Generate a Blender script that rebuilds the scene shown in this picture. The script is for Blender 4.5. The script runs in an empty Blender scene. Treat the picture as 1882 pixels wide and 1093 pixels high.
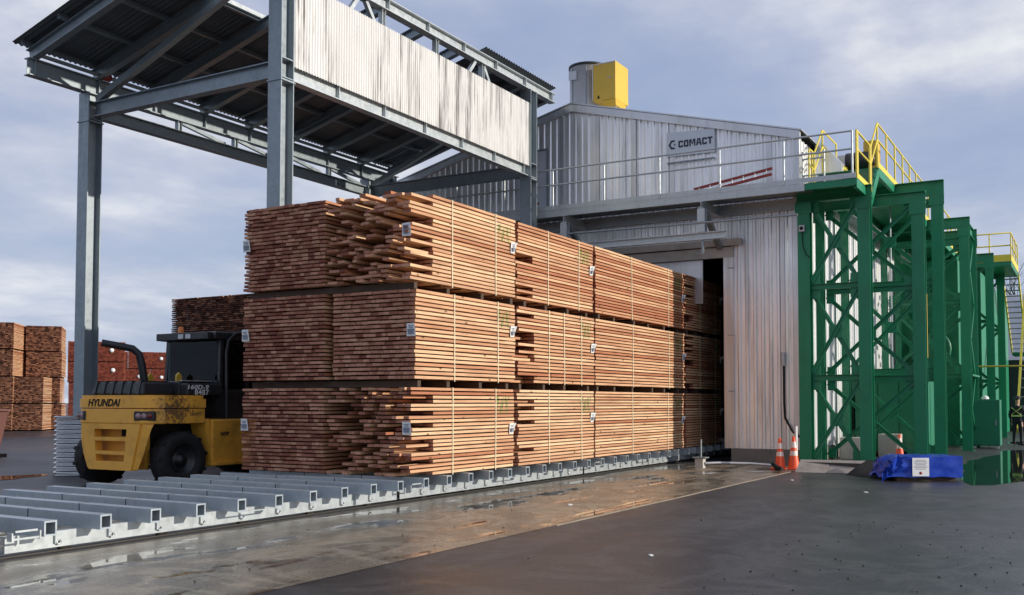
import bpy, bmesh, math, random
from mathutils import Vector, Matrix, Quaternion
rnd = random.Random(7)
S = bpy.context.scene
COL = S.collection
R = math.radians

# ------------------------------------------------------------------ materials
def nt(name):
    m = bpy.data.materials.new(name); m.use_nodes = True
    t = m.node_tree; t.nodes.clear()
    o = t.nodes.new('ShaderNodeOutputMaterial'); b = t.nodes.new('ShaderNodeBsdfPrincipled')
    t.links.new(b.outputs[0], o.inputs[0])
    return m, t, b
def N(t, typ, **k):
    n = t.nodes.new('ShaderNode' + typ)
    for a, v in k.items():
        if a.startswith('i_'):
            key = a[2:]
            n.inputs[int(key) if key.isdigit() else key.replace('_', ' ')].default_value = v
        else: setattr(n, a, v)
    return n
def L(t, a, b): t.links.new(a, b)
def ramp(t, src, stops, interp='LINEAR'):
    r = t.nodes.new('ShaderNodeValToRGB'); r.color_ramp.interpolation = interp
    e = r.color_ramp.elements
    while len(e) < len(stops): e.new(.5)
    for i, (p, c) in enumerate(stops):
        e[i].position = p
        e[i].color = (c, c, c, 1) if isinstance(c, (int, float)) else (*c, 1)
    L(t, src, r.inputs[0]); return r
def mix(t, fac, a, b, blend='MIX'):
    m = t.nodes.new('ShaderNodeMix'); m.data_type = 'RGBA'; m.blend_type = blend
    for sock, v in ((0, fac), (6, a), (7, b)):
        if hasattr(v, 'default_value') or hasattr(v, 'links'): L(t, v, m.inputs[sock])
        elif sock == 0: m.inputs[0].default_value = v
        else: m.inputs[sock].default_value = (*v, 1)
    return m.outputs[2]
def math_(t, op, a, b=None, c=None):
    m = t.nodes.new('ShaderNodeMath'); m.operation = op
    for i, v in enumerate((a, b, c)):
        if v is None: continue
        if isinstance(v, (int, float)): m.inputs[i].default_value = v
        else: L(t, v, m.inputs[i])
    return m.outputs[0]
def noise(t, co, scale, detail=4, rough=.55, sc=None):
    if sc:
        mp = N(t, 'Mapping'); mp.inputs['Scale'].default_value = sc; L(t, co, mp.inputs[0]); co = mp.outputs[0]
    n = N(t, 'TexNoise'); n.inputs['Scale'].default_value = scale; n.inputs['Detail'].default_value = detail
    n.inputs['Roughness'].default_value = rough
    L(t, co, n.inputs['Vector']); return n.outputs['Fac']
def geo_pos(t): return N(t, 'NewGeometry').outputs['Position']
def bump(t, b, h, strength=.2, dist=.01):
    n = N(t, 'Bump'); n.inputs['Strength'].default_value = strength; n.inputs['Distance'].default_value = dist
    L(t, h, n.inputs['Height']); L(t, n.outputs[0], b.inputs['Normal'])

def simple(name, col, rough=.6, metal=0, var=.12, vscale=3., rvar=.1, spec=None, dirt=0., dirtcol=(.1, .08, .06), streak=0):
    m, t, b = nt(name); p = geo_pos(t)
    n = noise(t, p, vscale, 5, .6)
    c = mix(t, n, tuple(x * (1 - var) for x in col), tuple(min(1, x * (1 + var)) for x in col))
    if dirt:
        n2 = noise(t, p, 2.3, 8, .7, (1, 1, .35) if streak else None)
        f = ramp(t, n2, [(.5, 0.), (.75, dirt)])
        c = mix(t, f.outputs[0], c, dirtcol)
    L(t, c, b.inputs['Base Color'])
    r = ramp(t, noise(t, p, vscale * 2.2, 4), [(.3, max(.02, rough - rvar)), (.7, min(1, rough + rvar))])
    L(t, r.outputs[0], b.inputs['Roughness'])
    b.inputs['Metallic'].default_value = metal
    if spec is not None: b.inputs['Specular IOR Level'].default_value = spec
    return m

def mat_galv(name='galvanized_steel', col=(.40, .45, .48), metal=.55, rough=.45):
    m, t, b = nt(name); p = geo_pos(t)
    v = N(t, 'TexVoronoi'); v.inputs['Scale'].default_value = 22; L(t, p, v.inputs['Vector'])
    sp = N(t, 'SeparateColor'); L(t, v.outputs['Color'], sp.inputs[0])
    n = noise(t, p, 1.7, 6, .65)
    base = mix(t, n, tuple(x * .8 for x in col), tuple(x * 1.18 for x in col))
    base = mix(t, math_(t, 'MULTIPLY', sp.outputs[0], .22), base, tuple(x * 1.35 for x in col))
    st = ramp(t, noise(t, p, 3., 6, .7, (2.5, 2.5, .3)), [(.55, 0.), (.8, .5)])
    base = mix(t, st.outputs[0], base, tuple(x * .55 for x in col))
    L(t, base, b.inputs['Base Color'])
    b.inputs['Metallic'].default_value = metal
    r = ramp(t, noise(t, p, 9, 4), [(.3, rough - .1), (.7, rough + .12)])
    L(t, r.outputs[0], b.inputs['Roughness'])
    return m

def mat_wood(name, pale, mid, red, endgrain=False):
    m, t, b = nt(name)
    tc = N(t, 'TexCoord').outputs['Object']
    at = N(t, 'Attribute'); at.attribute_name = 'tint'
    r = ramp(t, at.outputs['Fac'], [(0., red), (.4, mid), (1., pale)])
    off = N(t, 'VectorMath'); off.operation = 'ADD'
    cb = N(t, 'CombineXYZ'); L(t, math_(t, 'MULTIPLY', at.outputs['Fac'], 37.), cb.inputs[0]); L(t, math_(t, 'MULTIPLY', at.outputs['Fac'], 91.), cb.inputs[1])
    L(t, tc, off.inputs[0]); L(t, cb.outputs[0], off.inputs[1]); co = off.outputs[0]
    if endgrain:
        g = noise(t, co, 26, 3, .6, (1, 1, 1.6)); f = ramp(t, g, [(.3, .72), (.7, 1.15)])
        c = mix(t, 1., r.outputs[0], f.outputs[0], 'MULTIPLY')
        s = ramp(t, noise(t, co, 6, 3), [(.6, 0.), (.8, .5)])
        c = mix(t, s.outputs[0], c, tuple(x * .35 for x in mid))
    else:
        g = noise(t, co, 7, 6, .65, (.25, 2.5, 7.)); f = ramp(t, g, [(.28, .58), (.5, 1.), (.75, 1.18)])
        c = mix(t, 1., r.outputs[0], f.outputs[0], 'MULTIPLY')
        sap = ramp(t, noise(t, co, 1.3, 3, .5, (.35, 1, 3)), [(.45, 0.), (.62, .55)])
        c = mix(t, sap.outputs[0], c, tuple(x * .82 for x in red))
        v = N(t, 'TexVoronoi'); v.inputs['Scale'].default_value = 3.2; v.inputs['Randomness'].default_value = 1.
        mp = N(t, 'Mapping'); mp.inputs['Scale'].default_value = (.75, 1, 1.6); L(t, co, mp.inputs[0]); L(t, mp.outputs[0], v.inputs['Vector'])
        k = ramp(t, v.outputs['Distance'], [(.05, .9), (.12, 0.)])
        c = mix(t, k.outputs[0], c, (.10, .045, .02))
        # green mill spray mark low on the far end of each pack's side
        sx = N(t, 'SeparateXYZ'); L(t, tc, sx.inputs[0])
        gx = math_(t, 'MULTIPLY', math_(t, 'GREATER_THAN', sx.outputs[0], -.62), math_(t, 'LESS_THAN', sx.outputs[0], -.16))
        gz = math_(t, 'MULTIPLY', math_(t, 'GREATER_THAN', sx.outputs[2], 1.02), math_(t, 'LESS_THAN', sx.outputs[2], 1.33))
        gn = ramp(t, noise(t, tc, 5, 3, .6, (2.5, 1, 1)), [(.42, 0.), (.56, .75)])
        gm = math_(t, 'MULTIPLY', math_(t, 'MULTIPLY', gx, gz), gn.outputs[0])
        sy = math_(t, 'LESS_THAN', sx.outputs[1], .06)
        c = mix(t, math_(t, 'MULTIPLY', gm, sy), c, (.10, .22, .05))
        bump(t, b, g, .35, .004)
    L(t, c, b.inputs['Base Color']); b.inputs['Roughness'].default_value = .75
    b.inputs['Specular IOR Level'].default_value = .25
    return m

def mat_corr(name, col, metal, rough, streak, scol, sfreq=4.5):
    m, t, b = nt(name); p = geo_pos(t)
    n = noise(t, p, .9, 6, .6); base = mix(t, n, tuple(x * .88 for x in col), tuple(min(1, x * 1.1) for x in col))
    st = noise(t, p, sfreq, 4, .7, (1., 1., .045)); st2 = noise(t, p, .55, 3, .5, (1, 1, .25))
    f = math_(t, 'MULTIPLY', ramp(t, st, [(.50, 0.), (.62, 1.)]).outputs[0], ramp(t, st2, [(.42, .12), (.56, 1.)]).outputs[0])
    base = mix(t, math_(t, 'MULTIPLY', f, streak), base, scol)
    L(t, base, b.inputs['Base Color']); b.inputs['Metallic'].default_value = metal
    r = ramp(t, noise(t, p, 1.6, 5, .6, (1, 1, .4)), [(.3, rough - .08), (.72, rough + .14)])
    L(t, r.outputs[0], b.inputs['Roughness'])
    bump(t, b, noise(t, p, .8, 2, .4, (1, 1, .5)), .06, .05)
    return m

def mat_ground(name, dry, wet, pud_lo, pud_hi, rdry, rwet, pscale, aniso=(1, 1, 1), grit=60, tan=None):
    m, t, b = nt(name); p = geo_pos(t)
    big = noise(t, p, pscale, 5, .55, aniso)
    med = noise(t, p, 2.1, 8, .68); fine = noise(t, p, grit, 3, .7)
    wetf = ramp(t, math_(t, 'ADD', math_(t, 'MULTIPLY', big, .75), math_(t, 'MULTIPLY', med, .25)), [(pud_lo - .12, 0.), (pud_lo, .6), (pud_hi, 1.)])
    c = mix(t, wetf.outputs[0], dry, wet)
    c = mix(t, ramp(t, med, [(.35, .0), (.75, .5)]).outputs[0], c, tuple(x * .62 for x in dry))
    dn = N(t, 'TexNoise'); dn.inputs['Scale'].default_value = .55; dn.inputs['Detail'].default_value = 7; dn.inputs['Distortion'].default_value = 2.2; L(t, p, dn.inputs['Vector'])
    c = mix(t, ramp(t, dn.outputs['Fac'], [(.44, 0.), (.52, .45), (.60, 0.)]).outputs[0], c, tuple(min(1, x * 1.75) for x in dry))
    trk = noise(t, p, 1., 3, .5, (.05, 1.6, 1)); c = mix(t, ramp(t, trk, [(.5, 0.), (.62, .45)]).outputs[0], c, tuple(x * .5 for x in dry))
    c = mix(t, 1., c, ramp(t, fine, [(.3, .52), (.7, 1.5)]).outputs[0], 'MULTIPLY')
    if tan:
        spots = ramp(t, noise(t, p, 1.1, 9, .78), [(.60, 0.), (.72, .55)])
        c = mix(t, spots.outputs[0], c, tan)
    L(t, c, b.inputs['Base Color'])
    r = mix(t, wetf.outputs[0], (rdry,) * 3, (rwet,) * 3)
    r2 = math_(t, 'ADD', r, math_(t, 'MULTIPLY', math_(t, 'SUBTRACT', med, .5), .22))
    dryf = math_(t, 'SUBTRACT', 1., ramp(t, wetf.outputs[0], [(.7, 0.), (1., 1.)]).outputs[0])
    r3 = math_(t, 'MAXIMUM', math_(t, 'ADD', math_(t, 'MULTIPLY', r2, dryf), math_(t, 'MULTIPLY', math_(t, 'SUBTRACT', 1., dryf), .02)), .015)
    L(t, r3, b.inputs['Roughness'])
    n = N(t, 'Bump'); n.inputs['Distance'].default_value = .008
    L(t, math_(t, 'MULTIPLY', dryf, .55), n.inputs['Strength']); L(t, math_(t, 'ADD', fine, math_(t, 'MULTIPLY', med, 2.5)), n.inputs['Height'])
    L(t, n.outputs[0], b.inputs['Normal'])
    return m

M = {}
M['galv'] = mat_galv(col=(.27, .315, .345))
M['galvsheet'] = mat_galv('galvanized_beam', (.46, .50, .515), .5, .42)
M['whitecorr'] = mat_corr('weathered_corrugated_sheet', (.66, .66, .65), .0, .5, .9, (.13, .125, .12), 9.)
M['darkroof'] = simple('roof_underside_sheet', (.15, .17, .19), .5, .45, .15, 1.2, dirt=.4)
M['kiln'] = mat_corr('aluminium_cladding', (.84, .85, .87), .70, .38, .5, (.36, .36, .37))
M['kilnrib'] = mat_corr('aluminium_trim', (.62, .63, .65), .8, .36, .3, (.3, .29, .28))
M['concrete_base'] = simple('stained_concrete_base', (.17, .16, .145), .8, 0, .25, 2.5, dirt=.7, dirtcol=(.05, .045, .04))
M['concrete_block'] = simple('pale_concrete', (.45, .43, .40), .8, 0, .15, 4, dirt=.4)
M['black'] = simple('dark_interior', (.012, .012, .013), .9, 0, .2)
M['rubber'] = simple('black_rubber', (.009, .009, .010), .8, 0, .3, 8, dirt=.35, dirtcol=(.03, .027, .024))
M['galvtube'] = mat_galv('galvanized_tube', (.40, .455, .50), .5, .40)
M['kilnside'] = mat_corr('sunlit_side_cladding', (.70, .71, .72), .35, .4, .4, (.3, .3, .3))  # copy of the kiln cladding with sunlit brightness put into its colour
M['green'] = simple('green_paint', (.006, .215, .100), .42, 0, .12, 2.2, dirt=.45, dirtcol=(.012, .075, .04), streak=1)
M['greenlight'] = simple('green_machine_paint', (.007, .175, .085), .45, 0, .12, 1.6, dirt=.3, dirtcol=(.02, .09, .05))
M['yellow'] = simple('safety_yellow_paint', (.78, .62, .06), .5, 0, .1, 3, dirt=.3, dirtcol=(.3, .2, .05))
M['ftyellow'] = simple('worn_yellow_paint', (.86, .43, .055), .45, 0, .12, 3, dirt=.55, dirtcol=(.16, .085, .03))
M['ventyellow'] = simple('yellow_vent_paint', (.62, .40, .045), .5, 0, .08, 3)
M['ftblack'] = simple('black_paint', (.016, .018, .022), .38, 0, .2, 4, dirt=.5, dirtcol=(.06, .055, .05))
M['ductgrey'] = simple('grey_duct_metal', (.52, .52, .54), .45, .5, .1, 2, dirt=.3, dirtcol=(.3, .29, .28))
M['pale'] = mat_wood('fir_board_face', (.74, .50, .305), (.61, .345, .195), (.42, .165, .085))
M['end'] = mat_wood('fir_end_grain', (.60, .31, .205), (.37, .150, .100), (.20, .068, .046), True)
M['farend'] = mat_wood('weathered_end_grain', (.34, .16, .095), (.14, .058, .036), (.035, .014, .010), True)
M['redend'] = mat_wood('red_sealed_end_grain', (.30, .085, .05), (.22, .048, .03), (.12, .026, .018), True)
M['bearer'] = simple('dark_bearer_wood', (.07, .045, .03), .85, 0, .3, 5)
M['strap'] = simple('pale_plastic_strap', (.72, .66, .46), .5)
M['paper'] = simple('white_paper_tag', (.80, .80, .79), .6, 0, .05)
M['print'] = simple('grey_tag_print', (.22, .24, .30), .6)
M['orange'] = simple('cone_orange', (.85, .10, .028), .45, 0, .1, 6, dirt=.25, dirtcol=(.45, .1, .05))
M['reflect'] = simple('pale_reflective_band', (.82, .66, .60), .4)
M['tarp'] = simple('blue_wrap_plastic', (.012, .055, .43), .3, 0, .25, 5, .12)
M['brown'] = simple('rusty_brown_paint', (.13, .045, .035), .6, 0, .25, 3, dirt=.4)
M['culvert'] = simple('culvert_steel', (.55, .56, .57), .16, 1., .08, 2, rvar=.04)
M['whiteplate'] = simple('white_paint', (.8, .8, .8), .5)
M['signgrey'] = simple('sign_panel_grey', (.56, .61, .67), .45, .15, .05, 1)
M['signdark'] = simple('sign_navy_lettering', (.012, .02, .045), .5)
M['ladder'] = simple('red_fibreglass', (.30, .035, .03), .5, 0, .15)
M['skin'] = simple('skin', (.45, .27, .2), .6)
M['navy'] = simple('dark_workwear', (.013, .014, .02), .8)
M['hivis'] = simple('lime_reflective_tape', (.62, .78, .22), .5)
M['trunk'] = simple('grey_bark', (.06, .05, .042), .9)
M['leaf'] = simple('dry_twig_leaf', (.06, .05, .03), .8, 0, .3)
M['rust'] = simple('steel_ramp_plate', (.36, .325, .29), .6, .0, .2, 3, dirt=.6, dirtcol=(.10, .075, .055))
M['lens'] = simple('lamp_lens', (.35, .22, .22), .15, 0, .3, 20)
M['redlens'] = simple('red_lamp_lens', (.16, .015, .015), .2)
M['amber'] = simple('amber_beacon', (.7, .2, .03), .3)
M['rail'] = simple('worn_rail_steel', (.06, .055, .05), .55, .4, .3, 6)
M['rustscuff'] = simple('scraped_rusty_paint', (.20, .10, .045), .7, 0, .5, 18)
def mat_cw():
    m = simple('counterweight_paint', (.86, .43, .055), .45, 0, .12, 3, dirt=.55, dirtcol=(.16, .085, .03)); t = m.node_tree
    b = [n for n in t.nodes if n.type == 'BSDF_PRINCIPLED'][0]; src = b.inputs['Base Color'].links[0].from_socket
    tc = N(t, 'TexCoord').outputs['Object']; d = N(t, 'VectorMath'); d.operation = 'DISTANCE'; L(t, tc, d.inputs[0]); d.inputs[1].default_value = (-.30, -1.08, 1.46)
    n = noise(t, tc, 13, 8, .75)
    f = ramp(t, math_(t, 'SUBTRACT', n, math_(t, 'MULTIPLY', d.outputs['Value'], .42)), [(.36, 0.), (.44, .85)])
    L(t, mix(t, f.outputs[0], src, (.10, .06, .04)), b.inputs['Base Color']); return m
M['cwyellow'] = mat_cw()
def mat_glass():
    m, t, b = nt('tinted_glass'); t.nodes.remove(b)
    o = [n for n in t.nodes if n.type == 'OUTPUT_MATERIAL'][0]
    g = N(t, 'BsdfGlossy'); g.inputs['Roughness'].default_value = .03; g.inputs['Color'].default_value = (.45, .5, .55, 1)
    tr = N(t, 'BsdfTransparent'); tr.inputs['Color'].default_value = (.42, .47, .48, 1)
    f = N(t, 'Fresnel'); f.inputs[0].default_value = 1.45
    mx = N(t, 'MixShader'); L(t, f.outputs[0], mx.inputs[0]); L(t, tr.outputs[0], mx.inputs[1]); L(t, g.outputs[0], mx.inputs[2])
    L(t, mx.outputs[0], o.inputs[0]); return m
M['glass'] = mat_glass()
M['asphalt'] = mat_ground('wet_asphalt', (.056, .0555, .055), (.025, .0255, .027), .53, .72, .50, .33, .16, (1, .8, 1), 30, (.125, .105, .085))
M['slab'] = mat_ground('wet_concrete', (.25, .215, .16), (.105, .094, .072), .505, .575, .42, .13, .9, (.55, 1.7, 1), 40)
M['slabedge'] = simple('pale_slab_lip', (.30, .25, .185), .8, 0, .3, 1.2, dirt=.8, dirtcol=(.11, .09, .065))
M['water'] = simple('standing_water', (.02, .021, .02), .03, 0, .1, 1, rvar=.015)

# ------------------------------------------------------------------ mesh building
class MB:
    def __init__(s): s.v = []; s.f = []; s.m = []; s.t = []; s.sm = []
    def face(s, idx, m=0, t=.5, smooth=False): s.f.append(idx); s.m.append(m); s.t.append(t); s.sm.append(smooth)
    def add(s, vs, fs, m=0, t=.5, smooth=False):
        b = len(s.v); s.v += [tuple(v) for v in vs]
        for f in fs: s.face([b + i for i in f], m, t, smooth)
    def box(s, x0, x1, y0, y1, z0, z1, m=0, t=.5, mx=None):
        vs = [(x0, y0, z0), (x1, y0, z0), (x1, y1, z0), (x0, y1, z0), (x0, y0, z1), (x1, y0, z1), (x1, y1, z1), (x0, y1, z1)]
        b = len(s.v); s.v += vs
        e = m if mx is None else mx
        for f, mm in (((0, 3, 2, 1), m), ((4, 5, 6, 7), m), ((0, 1, 5, 4), m), ((2, 3, 7, 6), m), ((1, 2, 6, 5), e), ((3, 0, 4, 7), e)):
            s.face([b + i for i in f], mm, t)
        return s
    def obox(s, c, ax, ay, az, m=0, t=.5):
        c = Vector(c); ax, ay, az = Vector(ax), Vector(ay), Vector(az)
        vs = [c + ax * i + ay * j + az * k for k in (-1, 1) for (i, j) in ((-1, -1), (1, -1), (1, 1), (-1, 1))]
        if ax.cross(ay).dot(az) < 0: fs = [(0, 1, 2, 3), (7, 6, 5, 4), (4, 5, 1, 0), (6, 7, 3, 2), (5, 6, 2, 1), (7, 4, 0, 3)]
        else: fs = [(3, 2, 1, 0), (4, 5, 6, 7), (0, 1, 5, 4), (2, 3, 7, 6), (1, 2, 6, 5), (3, 0, 4, 7)]
        s.add(vs, fs, m, t); return s
    def frame(s, p0, p1, up):
        p0, p1 = Vector(p0), Vector(p1); d = (p1 - p0).normalized(); u = Vector(up)
        u = (u - d * u.dot(d)).normalized(); w = d.cross(u); return p0, p1, d, u, w
    def bar(s, p0, p1, w, h, up=(0, 0, 1), m=0, t=.5):
        p0, p1, d, u, x = s.frame(p0, p1, up)
        return s.obox((p0 + p1) / 2, (p1 - p0) / 2, x * w / 2, u * h / 2, m, t)
    def ibeam(s, p0, p1, h, w, up=(0, 0, 1), tf=.02, tw=.014, m=0):
        p0, p1, d, u, x = s.frame(p0, p1, up); c = (p0 + p1) / 2; hl = (p1 - p0) / 2
        for sg in (-1, 1): s.obox(c + u * sg * (h - tf) / 2, hl, x * w / 2, u * tf / 2, m)
        s.obox(c, hl, x * tw / 2, u * (h / 2 - tf), m); return s
    def channel(s, p0, p1, h, w, side, up=(0, 0, 1), tf=.015, m=0):
        # web centred on the line, flanges pointing along 'side'
        p0, p1, d, u, x = s.frame(p0, p1, up); c = (p0 + p1) / 2; hl = (p1 - p0) / 2
        if x.dot(Vector(side)) < 0: x = -x
        s.obox(c, hl, x * tf / 2, u * h / 2, m)
        for sg in (-1, 1): s.obox(c + u * sg * (h - tf) / 2 + x * (w / 2 + tf / 2), hl, x * w / 2, u * tf / 2, m)
        return s
    def tube(s, path, r, n=10, m=0, caps=True, t=.5):
        P = [Vector(p) for p in path]; rings = []; rr = r if isinstance(r, (list, tuple)) else [r] * len(P)
        d0 = (P[1] - P[0]).normalized(); u = Vector((0, 0, 1)) if abs(d0.z) < .9 else Vector((1, 0, 0))
        for i, p in enumerate(P):
            d = (P[min(i + 1, len(P) - 1)] - P[max(i - 1, 0)]).normalized()
            u = (u - d * u.dot(d)).normalized(); w = d.cross(u)
            rings.append([p + (u * math.cos(a) + w * math.sin(a)) * rr[i] for a in (2 * math.pi * k / n for k in range(n))])
        b = len(s.v)
        for rg in rings: s.v += [tuple(v) for v in rg]
        for i in range(len(P) - 1):
            for k in range(n):
                k2 = (k + 1) % n
                s.face([b + i * n + k, b + i * n + k2, b + (i + 1) * n + k2, b + (i + 1) * n + k], m, t, True)
        if caps:
            for rg, rev in ((rings[0], True), (rings[-1], False)):
                q = len(s.v); s.v += [tuple(v) for v in rg]; idx = [q + k for k in range(n)]
                s.face(idx[::-1] if rev else idx, m, t)
        return s
    def lathe(s, c, axis, prof, n=24, m=0, smooth=True):
        # prof: list of (distance along axis, radius)
        c = Vector(c); a = Vector(axis).normalized(); u = a.orthogonal().normalized(); w = a.cross(u); b = len(s.v)
        for (h, r) in prof:
            for k in range(n):
                an = 2 * math.pi * k / n; s.v.append(tuple(c + a * h + (u * math.cos(an) + w * math.sin(an)) * r))
        for i in range(len(prof) - 1):
            for k in range(n):
                k2 = (k + 1) % n; s.face([b + i * n + k, b + i * n + k2, b + (i + 1) * n + k2, b + (i + 1) * n + k], m, .5, smooth)
        return s
    def prism(s, poly, ext, m=0, t=.5):
        n = len(poly); A = [Vector(p) for p in poly]; e = Vector(ext)
        b = len(s.v); s.v += [tuple(p) for p in A] + [tuple(p + e) for p in A]
        nr = Vector((0, 0, 0))
        for i in range(n): nr += A[i].cross(A[(i + 1) % n])
        fl = nr.dot(e) < 0
        f0 = list(range(n - 1, -1, -1)); f1 = list(range(n, 2 * n))
        if fl: f0, f1 = f0[::-1], f1[::-1]
        s.face([b + i for i in f0], m, t); s.face([b + i for i in f1], m, t)
        for i in range(n):
            j = (i + 1) % n; q = [i, j, n + j, n + i]
            if fl: q = q[::-1]
            s.face([b + k for k in q], m, t)
        return s
    def build(s, name, mats, parent=None, origin=None, bevel=0):
        o0 = Vector(origin) if origin is not None else (parent_origin(parent) if parent is not None else Vector((0, 0, 0)))
        me = bpy.data.meshes.new(name)
        me.from_pydata([(v[0] - o0.x, v[1] - o0.y, v[2] - o0.z) for v in s.v], [], s.f)
        for mm in (mats if isinstance(mats, (list, tuple)) else [mats]): me.materials.append(M[mm] if isinstance(mm, str) else mm)
        me.polygons.foreach_set('material_index', s.m); me.polygons.foreach_set('use_smooth', s.sm)
        a = me.attributes.new('tint', 'FLOAT', 'FACE'); a.data.foreach_set('value', s.t)
        me.update()
        if bevel:
            bm = bmesh.new(); bm.from_mesh(me)
            bmesh.ops.remove_doubles(bm, verts=bm.verts, dist=1e-5)
            es = [e for e in bm.edges if len(e.link_faces) == 2 and e.calc_face_angle(0) > .5]
            bmesh.ops.bevel(bm, geom=es, offset=bevel, segments=2, profile=.5, affect='EDGES', clamp_overlap=True)
            bm.to_mesh(me); bm.free()
        o = bpy.data.objects.new(name, me); COL.objects.link(o)
        if parent is not None: o.parent = parent
        elif origin is not None: o.location = o0
        return o
def parent_origin(p):
    while p.parent is not None: p = p.parent
    return Vector((0, 0, 0)) if p.get('_local') else Vector(p.location)
def tag(o, label=None, cat=None, group=None, kind=None):
    if label: o['label'] = label
    if cat: o['category'] = cat
    if group: o['group'] = group
    if kind: o['kind'] = kind
    return o
def thing(name, label, cat, loc=(0, 0, 0), group=None, local=False, rotz=0):
    o = bpy.data.objects.new(name, None); COL.objects.link(o); o.location = loc; o.rotation_euler = (0, 0, rotz); o.empty_display_size = .2
    if local: o['_local'] = 1
    return tag(o, label, cat, group)
KIDS = {}
def dup(root, loc, label=None, group=None, rotz=None):
    def cp(o, par):
        c = o.copy(); COL.objects.link(c)
        if par is not None: c.parent = par
        for ch in [x for x in COL.objects if x.parent == o]: cp(ch, c)
        return c
    r = cp(root, None); r.location = loc
    if rotz is not None: r.rotation_euler = (0, 0, rotz)
    if label: r['label'] = label
    if group: r['group'] = group
    return r
def text_obj(name, body, size, mat, parent, origin, right, up, bold=0., shear=0., extrude=.004, align='CENTER', sx=1., spacing=1., width=None):
    cu = bpy.data.curves.new(name, 'FONT'); cu.body = body; cu.size = size; cu.offset = bold; cu.shear = shear; cu.extrude = extrude
    cu.align_x = align; cu.align_y = 'CENTER'; cu.space_character = spacing
    tmp = bpy.data.objects.new(name + '_tmp', cu); COL.objects.link(tmp)
    dg = bpy.context.evaluated_depsgraph_get(); me = bpy.data.meshes.new_from_object(tmp.evaluated_get(dg))
    COL.objects.unlink(tmp); bpy.data.objects.remove(tmp)
    if width: xs_ = [v.co.x for v in me.vertices]; sx = width / (max(xs_) - min(xs_))
    r = Vector(right).normalized(); u = Vector(up).normalized(); n = r.cross(u); o0 = Vector(origin) - parent_origin(parent)
    mt = Matrix(((r.x * sx, u.x, n.x, o0.x), (r.y * sx, u.y, n.y, o0.y), (r.z * sx, u.z, n.z, o0.z), (0, 0, 0, 1)))
    me.transform(mt); me.materials.clear(); me.materials.append(M[mat])
    o = bpy.data.objects.new(name, me); COL.objects.link(o); o.parent = parent
    return o

# ------------------------------------------------------------------ ground
def sheet(name, poly, z, mat, cuts=0):
    mb = MB(); mb.add([(x, y, z) for x, y in poly], [list(range(len(poly)))]); o = mb.build(name, mat); return tag(o, kind='structure')
sheet('asphalt_ground', [(-600, -600), (900, -600), (900, 900), (-600, 900)], 0, 'asphalt')
sheet('concrete_pavement', [(-25, 6.05), (25.95, 6.05), (25.95, 13.4), (-25, 13.4)], .004, 'slab')
mb = MB(); mb.box(11.5, 24.6, 6.022, 6.046, .0, .010); tag(mb.build('pavement_edge', 'slabedge'), kind='structure')

def puddle(name, cx, cy, rx, ry, seed, rot=0.):
    r = random.Random(seed); n = 60; pts = []
    ph = [r.uniform(0, 6.28) for _ in range(5)]
    for k in range(n):
        a = 2 * math.pi * k / n; f = 1 + .22 * math.sin(2 * a + ph[0]) + .16 * math.sin(3 * a + ph[1]) + .10 * math.sin(5 * a + ph[2]) + .07 * math.sin(9 * a + ph[3]) + .05 * math.sin(14 * a + ph[4])
        x, y = rx * f * math.cos(a), ry * f * math.sin(a); pts.append((cx + x * math.cos(rot) - y * math.sin(rot), cy + x * math.sin(rot) + y * math.cos(rot)))
    sheet(name, pts, .0085 if cy > 6.1 else .004, 'water')
puddle('puddle', 33, .9, 8.5, 2.1, 3, -.15); puddle('puddle', 27.5, -1.6, 5.5, .9, 9, .1); puddle('puddle', 45, .2, 6, 2.2, 5)
puddle('puddle', 11.9, 19.8, 1.5, .7, 12, .3)
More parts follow.
